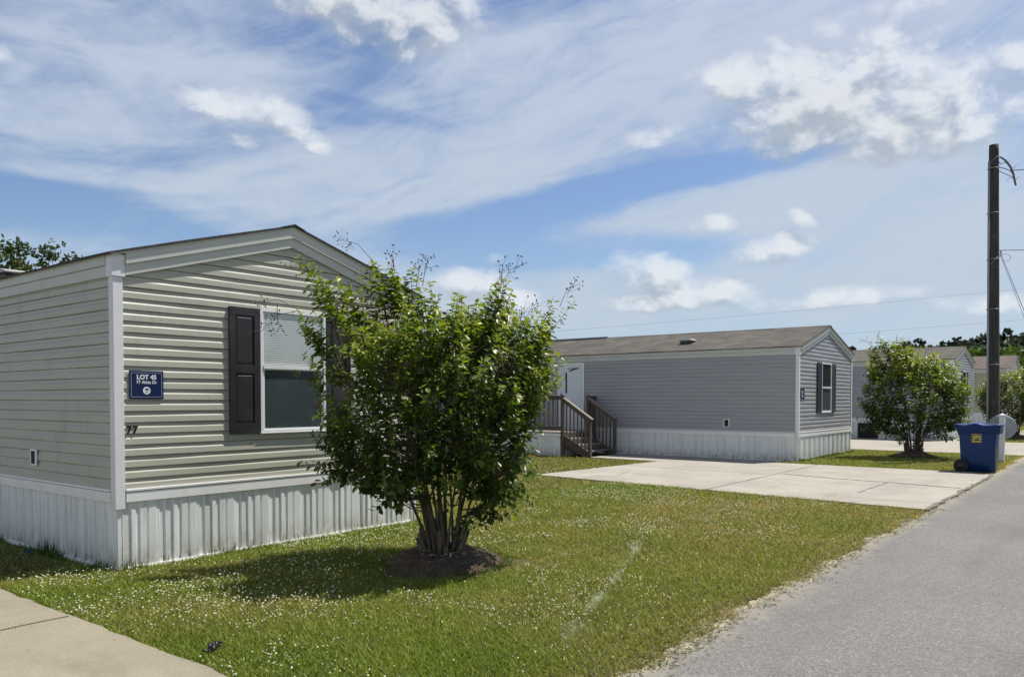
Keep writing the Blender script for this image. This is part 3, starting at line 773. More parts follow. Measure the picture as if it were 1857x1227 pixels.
m.tube([rp(.12, 8.10), rp(.2, 8.02), rp(.3, 8.08), rp(.42, 7.99)], .012, 5); m.tube([rp(.12, 7.95), rp(.3, 7.9), rp(.45, 7.84), rp(.55, 7.7)], .012, 5); m.tube([rp(.12, 7.85), rp(.26, 7.78), rp(.45, 7.7), rp(.55, 7.62)], .010, 5)
for a, z, b, y in ((.52, 7.9, .66, 8.02), (.58, 7.6, .70, 7.68), (.45, 7.66, .33, 7.58), (.36, 8.06, .46, 8.12)): m.tube([rp(a, z), rp(b, y)], .006, 4)
m.build('cable_head', M['wire'], up)
m = MB(); m.tube([rp(.15+.06*math.cos(t), 5.62+.09*math.sin(t)) for t in np.linspace(0, 6.28, 14)], .012, 5); m.tube([rp(-.16, 5.30, -.1), rp(.0, 5.48, -.17), rp(.15, 5.58)], .018, 5)
m.tube([rp(.18+.14*(1-math.cos(t)), 5.50-.10*math.sin(t)) for t in np.linspace(.6, 5.6, 12)], .006, 4); m.build('cable_loop', M['wire'], up)
def wire(name, pts, r, label, cat='wire', group='overhead wires'):
    m = MB(); m.tube(pts, r, 5); o = m.build(name, M['wire'], None); tag(o, label, cat, group); return o
pw_ = lambda a, z, f=0.: tuple(np.array([PX, PY, 0])-RT*.014*z+np.array(rp(a, z, f)))
def sag(p, q, s, n=14):
    p, q = np.array(p), np.array(q); return [tuple(p+(q-p)*t+np.array([0, 0, -4*s*t*(1-t)])) for t in np.linspace(0, 1, n)]
wire('service_wire', sag(pw_(.50, 7.86), pw_(9, 7.7, -6), .25), .012, 'grey overhead wire leaving the very top of the utility pole')
wire('service_wire', sag(pw_(.17, 5.70), pw_(9, 5.2, -6), .12), .010, 'overhead wire running level from the middle of the utility pole')
wire('guy_wire', [pw_(.17, 5.66), pw_(2.3, .05, -.3)], .009, 'thin guy wire slanting down from the middle of the pole')
wire('guy_wire', [pw_(.19, 5.55), pw_(2.15, .05, -.25)], .006, 'thinner guy wire slanting down just inside the other one')
PT = lambda px, hgt, Z: tuple(FW*Z+RT*((px-928.5)/1440*Z)+np.array([0, 0, hgt]))
wire('power_line', sag(PT(560, 1.65+92/1440*60, 60), PT(2100, 1.65+226/1440*52, 52), .35, 24), .006, 'thin dark power line crossing the sky above the grey home roof', 'power line', 'power lines far off in the sky')
wire('power_line', sag(PT(1300, 1.65+104/1440*85, 85), PT(2100, 1.65+166/1440*80, 80), .2, 20), .010, 'lower faint power line in the sky right of the grey home gable', 'power line', 'power lines far off in the sky')

# ------------------------------------------------------------------ ground, road, concrete
def sheet(name, poly, z, mat, thick=0, kind='structure'):
    m = MB()
    if thick: m.prism(poly, 'z', z-thick, z)
    else: m.add([(x, y, z) for x, y in poly], [tuple(range(len(poly)))])
    o = m.build(name, mat); tag(o, kind=kind); return o
S = 900
sheet('lawn', [(-S, -S), (S, -S), (S, S), (-S, S)], 0, M['lawn'])
def edge_y(x): return 2.36+.10*(vnoise(x, 0, .55, 11)-.5)+.10*(vnoise(x, 0, 2.3, 12)-.5)+.06*(vnoise(x, 0, 7, 13)-.5)+.035*(vnoise(x, 0, 21, 14)-.5)
xs = np.concatenate([np.arange(-60, 0, 1.), np.arange(0, 26, .025), np.arange(26, 120, .8), [200, 500.]])
ey = edge_y(xs)
V = np.concatenate([np.c_[xs, ey, np.full_like(xs, .009)], np.c_[xs, np.full_like(xs, -4.6)+.1*vnoise(xs, 5, 2., 3), np.full_like(xs, .009)]]); n = len(xs)
F = np.array([(n+i, n+i+1, i+1, i) for i in range(n-1)])
tag(np_mesh('road', V, F, M['asphalt']), kind='structure')
sy = ey+.07+.16*np.clip(fbm(xs, 3., 1.1, 31)-.35, 0, 1)*2
V = np.concatenate([np.c_[xs, sy, np.full_like(xs, .0045)], np.c_[xs, ey-.3, np.full_like(xs, .0045)]])
tag(np_mesh('sand_verge', V, F, M['sand']), kind='structure')
# near concrete pad, left
def edge_x(y): return 2.62+.035*(vnoise(0, y, 1.1, 21)-.5)+.03*(vnoise(0, y, 5, 22)-.5)
ys = np.arange(edge_y(2.5)-.3, 30, .08)
poly = [(float(edge_x(y)), float(y)) for y in ys]
poly = poly+[(-1.2, 30.), (-1.2, float(ys[0]))]
sheet('concrete_driveway', poly, .030, M['concrete_near'], .05)
def crack(name, pts, w, z, mat='joint', seed=0):
    rr = np.random.default_rng(seed); vs = []; fs = []
    P_ = []
    for (a, b) in zip(pts[:-1], pts[1:]):
        for t in np.linspace(0, 1, 24, endpoint=False): P_.append(np.array(a)+(np.array(b)-np.array(a))*t)
    P_.append(np.array(pts[-1]))
    for i, p in enumerate(P_):
        d = P_[min(i+1, len(P_)-1)]-P_[max(0, i-1)]; d = d/np.linalg.norm(d); nrm = np.array([-d[1], d[0]])
        j = nrm*(rr.random()-.5)*w*.8; ww = w*(.35+.9*rr.random())
        vs += [(*(p+j-nrm*ww/2), z), (*(p+j+nrm*ww/2), z)]
    fs = [(2*i+1, 2*i, 2*i+2, 2*i+3) for i in range(len(P_)-1)]
    m = MB().add(vs, fs); return tag(m.build(name, M[mat]), kind='structure')
crack('driveway_joint', [(2.61, 6.25), (-1.2, 6.22)], .022, .0345, seed=1)
# home B driveway with a walk to the porch
def jag(a, b, amp, seed, step=.12):
    a, b = np.array(a, float), np.array(b, float); L_ = np.linalg.norm(b-a); n = max(2, int(L_/step)); d = (b-a)/L_; nr = np.array([-d[1], d[0]])
    rr = np.random.default_rng(seed); return [tuple(a+(b-a)*k/n+nr*(rr.random()-.5)*amp) for k in range(n)]
ring = [(13.0, 2.36), (19.9, 2.34), (20.28, 2.85), (20.28, 7.25), (20.97, 7.45), (20.97, 12.05), (19.0, 12.05), (18.85, 9.85), (13.85, 10.15)]
poly = []
for k in range(len(ring)): poly += jag(ring[k], ring[(k+1) % len(ring)], .05, 40+k)
sheet('concrete_driveway', poly, .026, M['concrete'], .05)
for k, (pts, w) in enumerate((([(13.45, 6.05), (20.25, 6.15)], .035), ([(16.5, 2.45), (17.0, 5.0), (17.3, 6.0)], .085), ([(14.6, 3.75), (16.75, 3.75)], .03), ([(16.95, 6.2), (17.1, 9.95)], .025), ([(14.0, 9.0), (14.9, 8.7), (15.6, 8.9), (15.2, 8.2)], .02), ([(13.9, 2.45), (13.75, 3.2), (13.2, 3.5)], .012))):
    crack('driveway_joint', pts, w, .0305, seed=50+k)
crack('driveway_joint', [(12.95, 2.37), (19.95, 2.35)], .07, .0315, seed=61)
ring = [(27.3, 2.35), (35.3, 2.35), (35.44, 5.6), (35.44, 9.4), (27.5, 9.4)]
sheet('concrete_driveway', ring, .024, M['concrete'], .05)
sheet('concrete_driveway', [(43, 2.35), (50, 2.35), (50.2, 9.4), (43.2, 9.4)], .024, M['concrete'], .05)

# ------------------------------------------------------------------ lawn masks and grass
MOUNDS = [(5.82, 5.40, .60, .19), (24.6, 4.85, .55, .22), (39.4, 3.95, .6, .2)]
def is_lawn(x, y):
    g = y > edge_y(x)+.02+.20*(fbm(x, y, 1.9, 71)-.36)+.07*(vnoise(x, y, 13, 72)-.5)
    g &= ~((x < edge_x(y)+.0) & (x > -1.2))
    g &= ~((x > AX-.05) & (x < AX+AW+.05) & (y > AY-.04) & (y < AY+18))
    g &= ~((x > BX-.06) & (x < BX+BW+.04) & (y > BY-.03) & (y < BY+18))
    g &= ~((x > CX) & (x < CX+CW) & (y > CY) & (y < CY+18))
    e = .05*(vnoise(x, y, 3, 77)-.3)
    g &= ~((x > 13.05+.11*(y-2.3)+e) & (x < 20.27) & (y > 2.2) & (y < 10.12-.06*(x-13.85)-e))
    g &= ~((x > 18.87+e) & (x < 21.) & (y > 7.3) & (y < 12.1))
    g &= ~((x > 19.0) & (x < 21.) & (y > 12.) & (y < 16.2))
    g &= ~((x > 27.3) & (x < 35.5) & (y > 2.2) & (y < 9.4))
    g &= ((x-6.22)/.34)**2+((y-4.92)/.16)**2 > .5+1.1*vnoise(x, y, 7, 78)
    for cx, cy, r, h in MOUNDS: g &= (x-cx)**2+(y-cy)**2 > (r*(.80+.35*vnoise(x, y, 2.5, 79)))**2
    return g
def dry(x, y):
    """0 green .. 1 straw-brown"""
    d = fbm(x, y, .55, 81)*.9+fbm(x, y, 2.0, 86)*.5-.42
    d = d+.55*np.exp(-(y-2.35)/.35)+.18*np.clip((x-6)/7, 0, 1)+.7*np.exp(-((x-6.28)**2/.10+(y-4.86)**2/.05))
    d = d+.48*np.exp(-((x-11.0)**2/7+(y-4.6)**2/3))+.25*np.exp(-((x-8.2)**2/1.2+(y-6.6)**2/.5))+.2*np.exp(-((x-4.2)**2/.5+(y-6.9)**2/.2))
    return np.clip(d, 0, 1)
PAINT = [np.array(p) for p in ((9.6, 5.0), (8.4, 4.62), (7.4, 4.15), (6.3, 3.72), (5.5, 3.42), (4.6, 3.12), (4.0, 2.95))]
def paint(x, y):
    best = np.full(x.shape, 9.)
    for a, b in zip(PAINT[:-1], PAINT[1:]):
        d = b-a; t = np.clip(((x-a[0])*d[0]+(y-a[1])*d[1])/(d@d), 0, 1)
        best = np.minimum(best, np.hypot(x-a[0]-t*d[0], y-a[1]-t*d[1]))
    return .75*np.clip(1-best/(.03+.09*vnoise(x, y, 1.1, 96)), 0, 1)*np.clip((fbm(x, y, 3.0, 95)-.40)*3.5, 0, 1)
def sample(n, x0, x1, y0, y1, near=6., pw=1.3):
    x = rng.uniform(x0, x1, n); y = rng.uniform(y0, y1, n)
    d = np.hypot(x, y); k = rng.random(n) < np.minimum(1, (near/d)**pw)
    x, y = x[k], y[k]; k = is_lawn(x, y); return x[k], y[k]
def grass():
    parts = [sample(620000, 2.5, 14.2, 2.3, 8.2, 5.5, 1.25), sample(130000, -4, 3.7, 5.0, 16, 5.5, 1.2), sample(150000, 7.6, 19.2, 7.6, 20, 7, 1.1), sample(110000, 20.2, 27.4, 2.3, 7.4, 11, 1.), sample(60000, 34, 60, 2.3, 6, 18, 1.)]
    x = np.concatenate([p[0] for p in parts]); y = np.concatenate([p[1] for p in parts]); n = len(x)
    d = np.hypot(x, y); sc = np.clip(d/6., .8, 4)**.75
    dr = np.clip(dry(x, y)+rng.normal(0, .16, n), 0, 1)
    hgt = (.020+.032*rng.random(n)**1.5)*(.75+.6*fbm(x, y, 1.2, 83))*(1-.35*dr)*sc**.35
    wdt = (.0026+.0030*rng.random(n))*sc
    a = rng.uniform(0, 2*np.pi, n); lean = hgt*rng.uniform(.2, 1.8, n); la = rng.uniform(0, 2*np.pi, n)
    P0 = np.c_[x-np.cos(a)*wdt, y-np.sin(a)*wdt, np.zeros(n)]; P1 = np.c_[x+np.cos(a)*wdt, y+np.sin(a)*wdt, np.zeros(n)]
    P2 = np.c_[x+np.cos(la)*lean, y+np.sin(la)*lean, hgt]
    V = np.stack([P0, P1, P2], 1).reshape(-1, 3)
    g1 = np.array([.108, .165, .017]); g2 = np.array([.182, .228, .031]); b1 = np.array([.30, .24, .105])
    t = np.clip(fbm(x, y, 1.7, 85)*1.4-.3+rng.normal(0, .25, n), 0, 1)[:, None]
    c = g1*(1-t)+g2*t; c = c*(1-dr[:, None])+b1*dr[:, None]
    c = c*(.55+1.05*rng.random(n)**1.5)[:, None]*1.26
    p = paint(x, y)[:, None]; c = c*(1-p)+np.array([.62, .66, .68])*p
    col = np.repeat(c, 3, 0)
    tag(np_mesh('grass', V, np.arange(3*n).reshape(-1, 3), M['grass'], col), kind='stuff')
    # taller blades the mower misses along the skirt and round the soil mounds
    tx = []; ty = []; th = []
    xx = rng.uniform(AX, AX+AW, 5200); yy = AY-.035-np.abs(rng.normal(0, .035, 5200)); k = rng.random(5200) < np.clip((fbm(xx, xx*0, 1.6, 44)-.30)*2.2, .06, 1); tx.append(xx[k]); ty.append(yy[k])
    yy = rng.uniform(AY, AY+6, 3200); xx = AX-.04-np.abs(rng.normal(0, .04, 3200)); k = rng.random(3200) < np.clip((fbm(yy*0, yy, 1.6, 45)-.35)*2.2, .05, 1); tx.append(xx[k]); ty.append(yy[k])
    xx = rng.uniform(BX, BX+BW, 3000); yy = BY-.04-np.abs(rng.normal(0, .05, 3000)); tx.append(xx); ty.append(yy)
    for cx, cy, r_, h_ in MOUNDS[:2]:
        an = rng.uniform(0, 6.28, 1500); rr_ = r_*rng.normal(1.0, .07, 1500); tx.append(cx+rr_*np.cos(an)); ty.append(cy+rr_*np.sin(an))
    x = np.concatenate(tx); y = np.concatenate(ty); n = len(x); h = rng.uniform(.035, .095, n)*(.6+.8*vnoise(x, y, 3, 46)); sc = np.clip(np.hypot(x, y)/7, .9, 3); w = rng.uniform(.0025, .0045, n)*sc; a = rng.uniform(0, 6.28, n); la = rng.uniform(0, 6.28, n); ln_ = h*rng.uniform(.1, .8, n)
    V = np.stack([np.c_[x-np.cos(a)*w, y-np.sin(a)*w, 0*x], np.c_[x+np.cos(a)*w, y+np.sin(a)*w, 0*x], np.c_[x+np.cos(la)*ln_, y+np.sin(la)*ln_, h]], 1).reshape(-1, 3)
    tag(np_mesh('edge_grass', V, np.arange(3*n).reshape(-1, 3), M['grass'], np.repeat(np.array([.09, .14, .02])*rng.uniform(.5, 1.5, (n, 1)), 3, 0)), kind='stuff')
    # low clover leaves between the blades
    x, y = sample(110000, 2.5, 13.5, 2.3, 8.2, 5.5, 1.5); k = rng.random(len(x)) < np.clip((fbm(x, y, .9, 87)-.3)*2.2, .1, 1); x, y = x[k], y[k]
    n = len(x); sc = np.clip(np.hypot(x, y)/6., .8, 3)**.7
    r = (.004+.0045*rng.random(n))*sc; a = rng.uniform(0, 6.28, n); z = .012+.028*rng.random(n); tl = rng.normal(0, .35, (n, 2))
    vs = []
    for dx, dy in ((-1, -.6), (.2, -1), (1, .1), (.1, 1), (-.9, .7)):
        px = (dx*np.cos(a)-dy*np.sin(a))*r; py = (dx*np.sin(a)+dy*np.cos(a))*r
        vs.append(np.c_[x+px, y+py, z+px*tl[:, 0]+py*tl[:, 1]])
    V = np.stack(vs, 1).reshape(-1, 3)
    c = np.array([.125, .165, .026])*rng.uniform(.6, 1.5, n)[:, None]; p = paint(x, y)[:, None]; c = c*(1-p)+np.array([.62, .66, .68])*p
    tag(np_mesh('clover', V, np.arange(5*n).reshape(-1, 5), M['grass'], np.repeat(c, 5, 0)), kind='stuff')
    # white clover heads
    x, y = sample(26000, 2.6, 14, 2.5, 8.2, 7, .9); q = fbm(x, y, .8, 91)*.7+fbm(x, y, 2.6, 93)*.5
    k = rng.random(len(x)) < np.clip((q-.545)*4.2, .02, 1)*np.clip((y-2.6)/.8, .1, 1); x, y = x[k], y[k]
    x2, y2 = sample(5000, 7.7, 16, 7.6, 14, 9, .8); k = rng.random(len(x2)) < np.clip((fbm(x2, y2, .8, 91)-.42)*2, .02, 1); x = np.r_[x, x2[k]]; y = np.r_[y, y2[k]]
    x3, y3 = sample(600, 20.4, 26, 2.6, 7, 14, .8); x = np.r_[x, x3]; y = np.r_[y, y3]
    n = len(x); r = rng.uniform(.0036, .0082, n)*np.clip(np.hypot(x, y)/7, .9, 1.5)**.5; z = rng.uniform(.035, .065, n)
    ico = np.array([(0, 0, 1), (.89, 0, .45), (.28, .85, .45), (-.72, .53, .45), (-.72, -.53, .45), (.28, -.85, .45), (.72, .53, -.45), (-.28, .85, -.45), (-.89, 0, -.45), (-.28, -.85, -.45), (.72, -.53, -.45), (0, 0, -1)])
    fi = np.array([(0,1,2),(0,2,3),(0,3,4),(0,4,5),(0,5,1),(1,6,2),(2,7,3),(3,8,4),(4,9,5),(5,10,1),(2,6,7),(3,7,8),(4,8,9),(5,9,10),(1,10,6),(11,7,6),(11,8,7),(11,9,8),(11,10,9),(11,6,10)])
    V = (np.c_[x, y, z][:, None, :]+ico[None]*r[:, None, None]*np.array([1, 1, .85])*(1+.25*rng.normal(0, 1, (n, 12, 1)).clip(-1, 1))).reshape(-1, 3)
    F = (fi[None]+12*np.arange(n)[:, None, None]).reshape(-1, 3)
    c = np.array([.78, .76, .68])*rng.uniform(.8, 1.1, n)[:, None]; brown = rng.random(n) < .12; c[brown] = np.array([.40, .30, .18])
    tag(np_mesh('clover_flowers', V, F, M['petal'], np.repeat(c, 12, 0)), kind='stuff')
grass()
def clippings():
    n = 5200; x = rng.uniform(2.6, 20, n)**1.0; k = rng.random(n) < np.minimum(1, 6/np.hypot(x, 2.3)); x = x[k]; n = len(x)
    y = edge_y(x)+rng.normal(.04, .085, n); l = rng.uniform(.008, .028, n); w = rng.uniform(.0015, .004, n)*np.clip(x/6, 1, 2.5); a = rng.uniform(0, 6.28, n); z = .012+.012*rng.random(n)
    d = np.c_[np.cos(a), np.sin(a)]; q = np.c_[-np.sin(a), np.cos(a)]
    P = np.c_[x, y]; V = np.stack([np.c_[P-d*l[:, None]-q*w[:, None], z], np.c_[P+d*l[:, None]-q*w[:, None], z], np.c_[P+d*l[:, None]+q*w[:, None], z+.006], np.c_[P-d*l[:, None]+q*w[:, None], z]], 1).reshape(-1, 3)
    c = np.array([.20, .165, .085])*rng.uniform(.35, 1.3, (n, 1)); g = rng.random(n) < .3; c[g] = np.array([.09, .11, .03])*rng.uniform(.6, 1.2, (g.sum(), 1))
    tag(np_mesh('grass_clippings', V, np.arange(4*n).reshape(-1, 4), M['grass'], np.repeat(c, 4, 0)), kind='stuff')
clippings()
# soil mounds
for k, (cx, cy, r, h) in enumerate(MOUNDS):
    nr, na = 26, 72; rr_ = np.linspace(0, 1.12, nr); an = np.linspace(0, 2*np.pi, na, endpoint=False)
    Rg, Ag = np.meshgrid(rr_, an, indexing='ij'); rj = r*(.82+.5*vnoise(2*np.cos(Ag)+k*7, 2*np.sin(Ag), 1., 99)); x = cx+Rg*rj*np.cos(Ag); y = cy+Rg*rj*np.sin(Ag)
    z = h*np.clip(1-Rg, 0, 1)**.75*(1+.25*Rg)*(.8+.4*vnoise(x, y, 5, 101))+.030*(fbm(x, y, 14, 103)-.5)*np.clip(1.2-Rg, 0, 1)+.014*(vnoise(x, y, 45, 104)-.5)*np.clip(1.2-Rg, 0, 1)-.02*np.clip((Rg-.98)/.14, 0, 1)+.006
    V = np.c_[x.ravel(), y.ravel(), z.ravel()]
    F = np.array([(i*na+j, (i+1)*na+j, (i+1)*na+(j+1) % na, i*na+(j+1) % na) for i in range(nr-1) for j in range(na)])
    tag(np_mesh('soil_mound', V, F, M['mulch'], smooth=True), kind='structure')
    # bark chips and dead leaves lying on it
    if k == 0:
        m = MB()
        for q in range(420):
            a = random.uniform(0, 6.28); s_ = r*1.15*math.sqrt(random.random()); px, py = cx+s_*math.cos(a), cy+s_*math.sin(a)
            zz = h*max(0, 1-(s_/r)**2)**.9+.012; l = random.uniform(.012, .045); w_ = random.uniform(.004, .012); b = random.uniform(0, 6.28)
            d1 = Vector((math.cos(b), math.sin(b), random.uniform(-.4, .4)))*l; d2 = Vector((-math.sin(b), math.cos(b), random.uniform(-.3, .3)))*w_
            p = Vector((px, py, zz)); m.add([p-d1-d2, p+d1-d2, p+d1+d2, p-d1+d2, p-d1*.7+Vector((0, 0, .006)), p+d1*.7+Vector((0, 0, .006))], [(0, 1, 5, 4), (1, 2, 5), (2, 3, 4, 5), (3, 0, 4)], 0 if random.random() < .85 else 1)
        tag(m.build('mulch_chips', [M['bark'], M['sand']]), kind='stuff')

# ------------------------------------------------------------------ foliage
def leaves(P0, D, N_, ln, wd, col, fold=.25, droop=.12):
    """P0 base, D unit direction, N_ unit normal, each (n,3); 7 verts / 6 tris per leaf"""
    n = len(P0); S_ = np.cross(D, N_); S_ /= np.linalg.norm(S_, axis=1)[:, None]+1e-9; N_ = np.cross(S_, D)
    l = ln[:, None]; w = wd[:, None]
    pt = lambda t, s, u: P0+D*(l*t)+S_*(w*s)+N_*(w*u-l*droop*t*t)
    vs = [pt(0, 0, 0), pt(.52, 0, -fold*.5), pt(1, 0, 0), pt(.30, .40, fold*.3), pt(.68, .46, fold*.4), pt(.30, -.40, fold*.3), pt(.68, -.46, fold*.4)]
    V = np.stack(vs, 1).reshape(-1, 3)
    t = np.array([(0, 1, 3), (3, 1, 4), (4, 1, 2), (0, 5, 1), (5, 6, 1), (6, 2, 1)])
    F = (t[None]+7*np.arange(n)[:, None, None]).reshape(-1, 3)
    return V, F, np.repeat(col, 7, 0)
def unit(a): return a/(np.linalg.norm(a, axis=-1, keepdims=True)+1e-9)

BUSH_PROF = [(.36, .10, .34), (.50, -.10, .50), (.66, -.55, .62), (.78, -.98, .70), (1.0, -1.14, .82), (1.25, -1.22, .84), (1.55, -1.22, .93), (1.75, -1.22, 1.0), (1.95, -1.20, .98), (2.10, -1.14, .90), (2.22, -1.0, .68), (2.30, -.85, .40)]
def bush(label, X, Y, seed, scale=1., mirror=False, n_shoot=760, leaf=.098, tips=(), heads=(), coarse=1.0, group='bushy crape myrtles on soil mounds', prof=BUSH_PROF, zb=.18):
    rg = np.random.default_rng(seed); root = empty('crape_myrtle', (X, Y, 0)); tag(root, label, 'bush', group)
    pz = np.array([p[0] for p in prof]); pL = np.array([p[1] for p in prof]); pR = np.array([p[2] for p in prof])
    if mirror: pL, pR = -pR, -pL
    W3 = lambda u, v, z: np.stack([RT[0]*u+FW[0]*v, RT[1]*u+FW[1]*v, z], -1)*np.array([scale, scale, scale])
    # stems
    stems = []; ns = 19; mb = MB()
    for i in range(ns):
        a = 2*np.pi*(i+.5*rg.random())/ns; rad = rg.uniform(.35, 1.)
        zt = rg.uniform(1.7, 2.75); L_, R_ = np.interp(zt, pz, pL), np.interp(zt, pz, pR)
        c, hf = (L_+R_)/2, (R_-L_)/2
        b0 = np.array([.14*math.cos(a)*rg.uniform(.4, 1), .13*math.sin(a)*rg.uniform(.4, 1), zb-.1]); tip = np.array([c+hf*.85*rad*math.cos(a), hf*.8*rad*math.sin(a), zt])
        mid = b0*.45+tip*.55; mid[2] = zb+(zt-zb)*.40; mid[:2] = b0[:2]*.6+tip[:2]*.42+rg.normal(0, .05, 2)
        pts = []
        for t in np.linspace(0, 1, 12):
            p = (1-t)**2*b0+2*t*(1-t)*mid+t*t*tip; p[:2] += .012*np.sin(np.array([7, 9])*t+rg.random(2)*.8+i); pts.append(p)
        pts = np.array(pts); stems.append(pts); r0 = rg.uniform(.014, .026)
        mb.tube([tuple(W3(*p)) for p in pts], [scale*max(.004, r0*(1-.8*t)) for t in np.linspace(0, 1, 12)], 7)
    for i in range(26):   # cut stubs and suckers crowding the foot
        a = rg.uniform(0, 6.28); b0 = np.array([.16*math.cos(a), .15*math.sin(a), zb-.12]); q = b0+np.array([.10*math.cos(a), .1*math.sin(a), rg.uniform(.16, .40)])
        mb.tube([tuple(W3(*b0)), tuple(W3(*(b0*.5+q*.5))), tuple(W3(*q))], [.03*scale, .024*scale, .015*scale], 6)
    SP = np.concatenate([s[3:] for s in stems])
    zlo, zhi = prof[0][0]+.05, prof[-1][0]
    vnz = lambda x, y, z: (vnoise(x, y, 1.3, seed)+vnoise(y+9, z, 1.3, seed+1)+vnoise(z+4, x, 1.3, seed+2))/3
    base = []; dirs = []; lens = []; young_sunlit = []
    tries = 0
    while len(base) < n_shoot and tries < 20000:
        tries += 1
        z = zlo+(zhi-zlo)*rg.random()**.85; L_, R_ = np.interp(z, pz, pL), np.interp(z, pz, pR); c, hf = (L_+R_)/2, (R_-L_)/2
        if rg.random() > hf/1.2: continue
        a = rg.uniform(0, 6.28); r = rg.random()**.36
        u = c+hf*r*math.cos(a); v = hf*.86*r*math.sin(a)
        if z < 1.0 and r < .30+.5*(1.0-z): continue
        if z < .72 and abs(u-.05) < .28+.30*(z-.4) and rg.random() < .9: continue
        if vnz(u*1.5+7, z*1.5, v*1.5) < .44: continue        # bare gaps between the leafy masses
        out = np.array([(u-c)/hf, v/hf, 0])
        d = out*rg.uniform(.25, .8)+np.array([0, 0, rg.uniform(.45, 1.1)])+rg.normal(0, .2, 3)
        if z < 1.2: d[2] -= .30
        base.append((u, v, z)); dirs.append(d/np.linalg.norm(d)); lens.append(rg.uniform(.22, .46)); young_sunlit.append(np.clip((z-.9)/1.4, 0, 1)*.62+.3*r+.02)  # young growth plus painted sunlight: yellower higher up and further out
    for (u, z, *vv) in tips:      # long leafy shoots that break the outline
        u0 = u*(.80 if z > 2.3 else .72); z0 = z-(.46 if z > 2.3 else .30) if z > 1.2 else z+.12
        v = vv[0] if vv else rg.uniform(-.35, .35)
        b_ = np.array([u0, v*.8, z0]); e_ = np.array([u, v, z]); d = e_-b_
        for k in range(3):
            j = rg.normal(0, .035, 3)*k
            base.append(tuple(b_+j)); dirs.append(d/np.linalg.norm(d)+rg.normal(0, .12, 3)*(k > 0)); lens.append(np.linalg.norm(d)*(1-.18*k)); young_sunlit.append(.7 if z > 1.6 else .2)
    P0 = []; D = []; Nn = []; ln = []; col = []
    tw = MB()
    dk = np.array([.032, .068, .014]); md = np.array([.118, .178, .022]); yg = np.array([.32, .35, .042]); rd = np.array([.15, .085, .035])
    for b_, d, L_, y in zip(base, dirs, lens, young_sunlit):
        b_ = np.array(b_); d = d/np.linalg.norm(d)
        dist = np.linalg.norm((SP-b_)*np.array([1, 1, .6]), axis=1)+np.where(SP[:, 2] > b_[2]-.05, 3., 0); s = SP[np.argmin(dist)]
        bend = rg.normal(0, .08, 3)
        pts = [b_+d*L_*t+bend*L_*t*t for t in np.linspace(0, 1, 6)]
        if dist.min() < 1.2: tw.tube([tuple(W3(*s)), tuple(W3(*(s*.5+b_*.5+np.array([0, 0, -.03])))), tuple(W3(*b_))], [.007*scale, .006*scale, .005*scale], 4, cap=False)
        tw.tube([tuple(W3(*p)) for p in pts], [scale*(.0045-.003*t) for t in np.linspace(0, 1, 6)], 4, cap=False)
        k = int(max(8, L_/.0150)*coarse); e1 = np.cross(d, [.3, .2, 1]); e1 /= np.linalg.norm(e1); e2 = np.cross(d, e1); ph = rg.uniform(0, 6.28)
        for i in range(k):
            t = .04+.96*(i+rg.random()*.6)/k; p = b_+d*L_*t+bend*L_*t*t+rg.normal(0, .012, 3); a = ph+i*2.4
            w = e1*math.cos(a)+e2*math.sin(a); dd = d*rg.uniform(.05, .55)+w*rg.uniform(.7, 1.)+np.array([0, 0, rg.uniform(-.40, .12)])
            nn = np.array([0, 0, 1.])+rg.normal(0, .34, 3)
            P0.append(W3(*p)); D.append(W3(*(dd/np.linalg.norm(dd)))); Nn.append(W3(*nn)); ln.append(leaf*rg.uniform(.45, 1.2)*(1.05-.35*t))
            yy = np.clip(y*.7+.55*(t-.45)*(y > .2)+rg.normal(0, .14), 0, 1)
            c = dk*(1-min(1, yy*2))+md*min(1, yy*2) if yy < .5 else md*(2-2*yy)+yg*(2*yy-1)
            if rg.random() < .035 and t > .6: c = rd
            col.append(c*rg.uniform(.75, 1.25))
    mb.build('stems', M['bark'], root)
    tw.build('twigs', M['bark'], root)
    P0, D, Nn = map(np.array, (P0, D, Nn)); ln = np.array(ln)*scale
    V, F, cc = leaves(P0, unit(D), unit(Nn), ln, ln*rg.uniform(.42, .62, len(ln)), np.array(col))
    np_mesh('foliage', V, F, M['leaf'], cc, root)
    if heads:
        for (u, z, u0, z0) in heads:
            hm = MB()
            v = rg.uniform(-.25, .25); p = np.array([u0, v, z0]); q = np.array([u, v, z]); md_ = (p+q)/2+np.array([0, 0, .06])
            hm.tube([tuple(W3(*x)) for x in (p, md_, q)], [.0035*scale, .003*scale, .002*scale], 4, 0, False)
            d = q-p; d /= np.linalg.norm(d)
            for i in range(9):
                s = q-d*.17*i/9; e = s+d*.05+rg.normal(0, .055, 3); hm.tube([tuple(W3(*s)), tuple(W3(*e))], [.0018*scale, .0013*scale], 3, 0, False)
                for j in range(2): hm.ball(tuple(W3(*(e+rg.normal(0, .016, 3)))), .0075*scale, 1, 5, 4)
            hm.build('seed_head', [M['twig'], M['seed']], root)
    return root
UZ = lambda px, py: ((px-808)*.00549, 1.65+(724-py)*.00549)
tips = [UZ(*p) for p in ((558, 474), (577, 508), (536, 558), (556, 566), (612, 512), (640, 520), (690, 462), (676, 478), (716, 486), (742, 505), (768, 505), (800, 522), (842, 540), (705, 470), (730, 480), (700, 500), (660, 500), (590, 492), (570, 490), (620, 505), (935, 512), (915, 522), (880, 528), (926, 506), (905, 520), (955, 562), (985, 566), (1036, 545), (1014, 562), (1000, 600), (1004, 640), (1000, 705), (990, 740), (962, 830), (968, 800), (925, 885), (900, 905), (874, 950), (850, 968), (566, 640), (580, 700), (566, 790), (572, 815), (585, 850), (612, 872), (650, 893), (690, 915), (720, 930))]
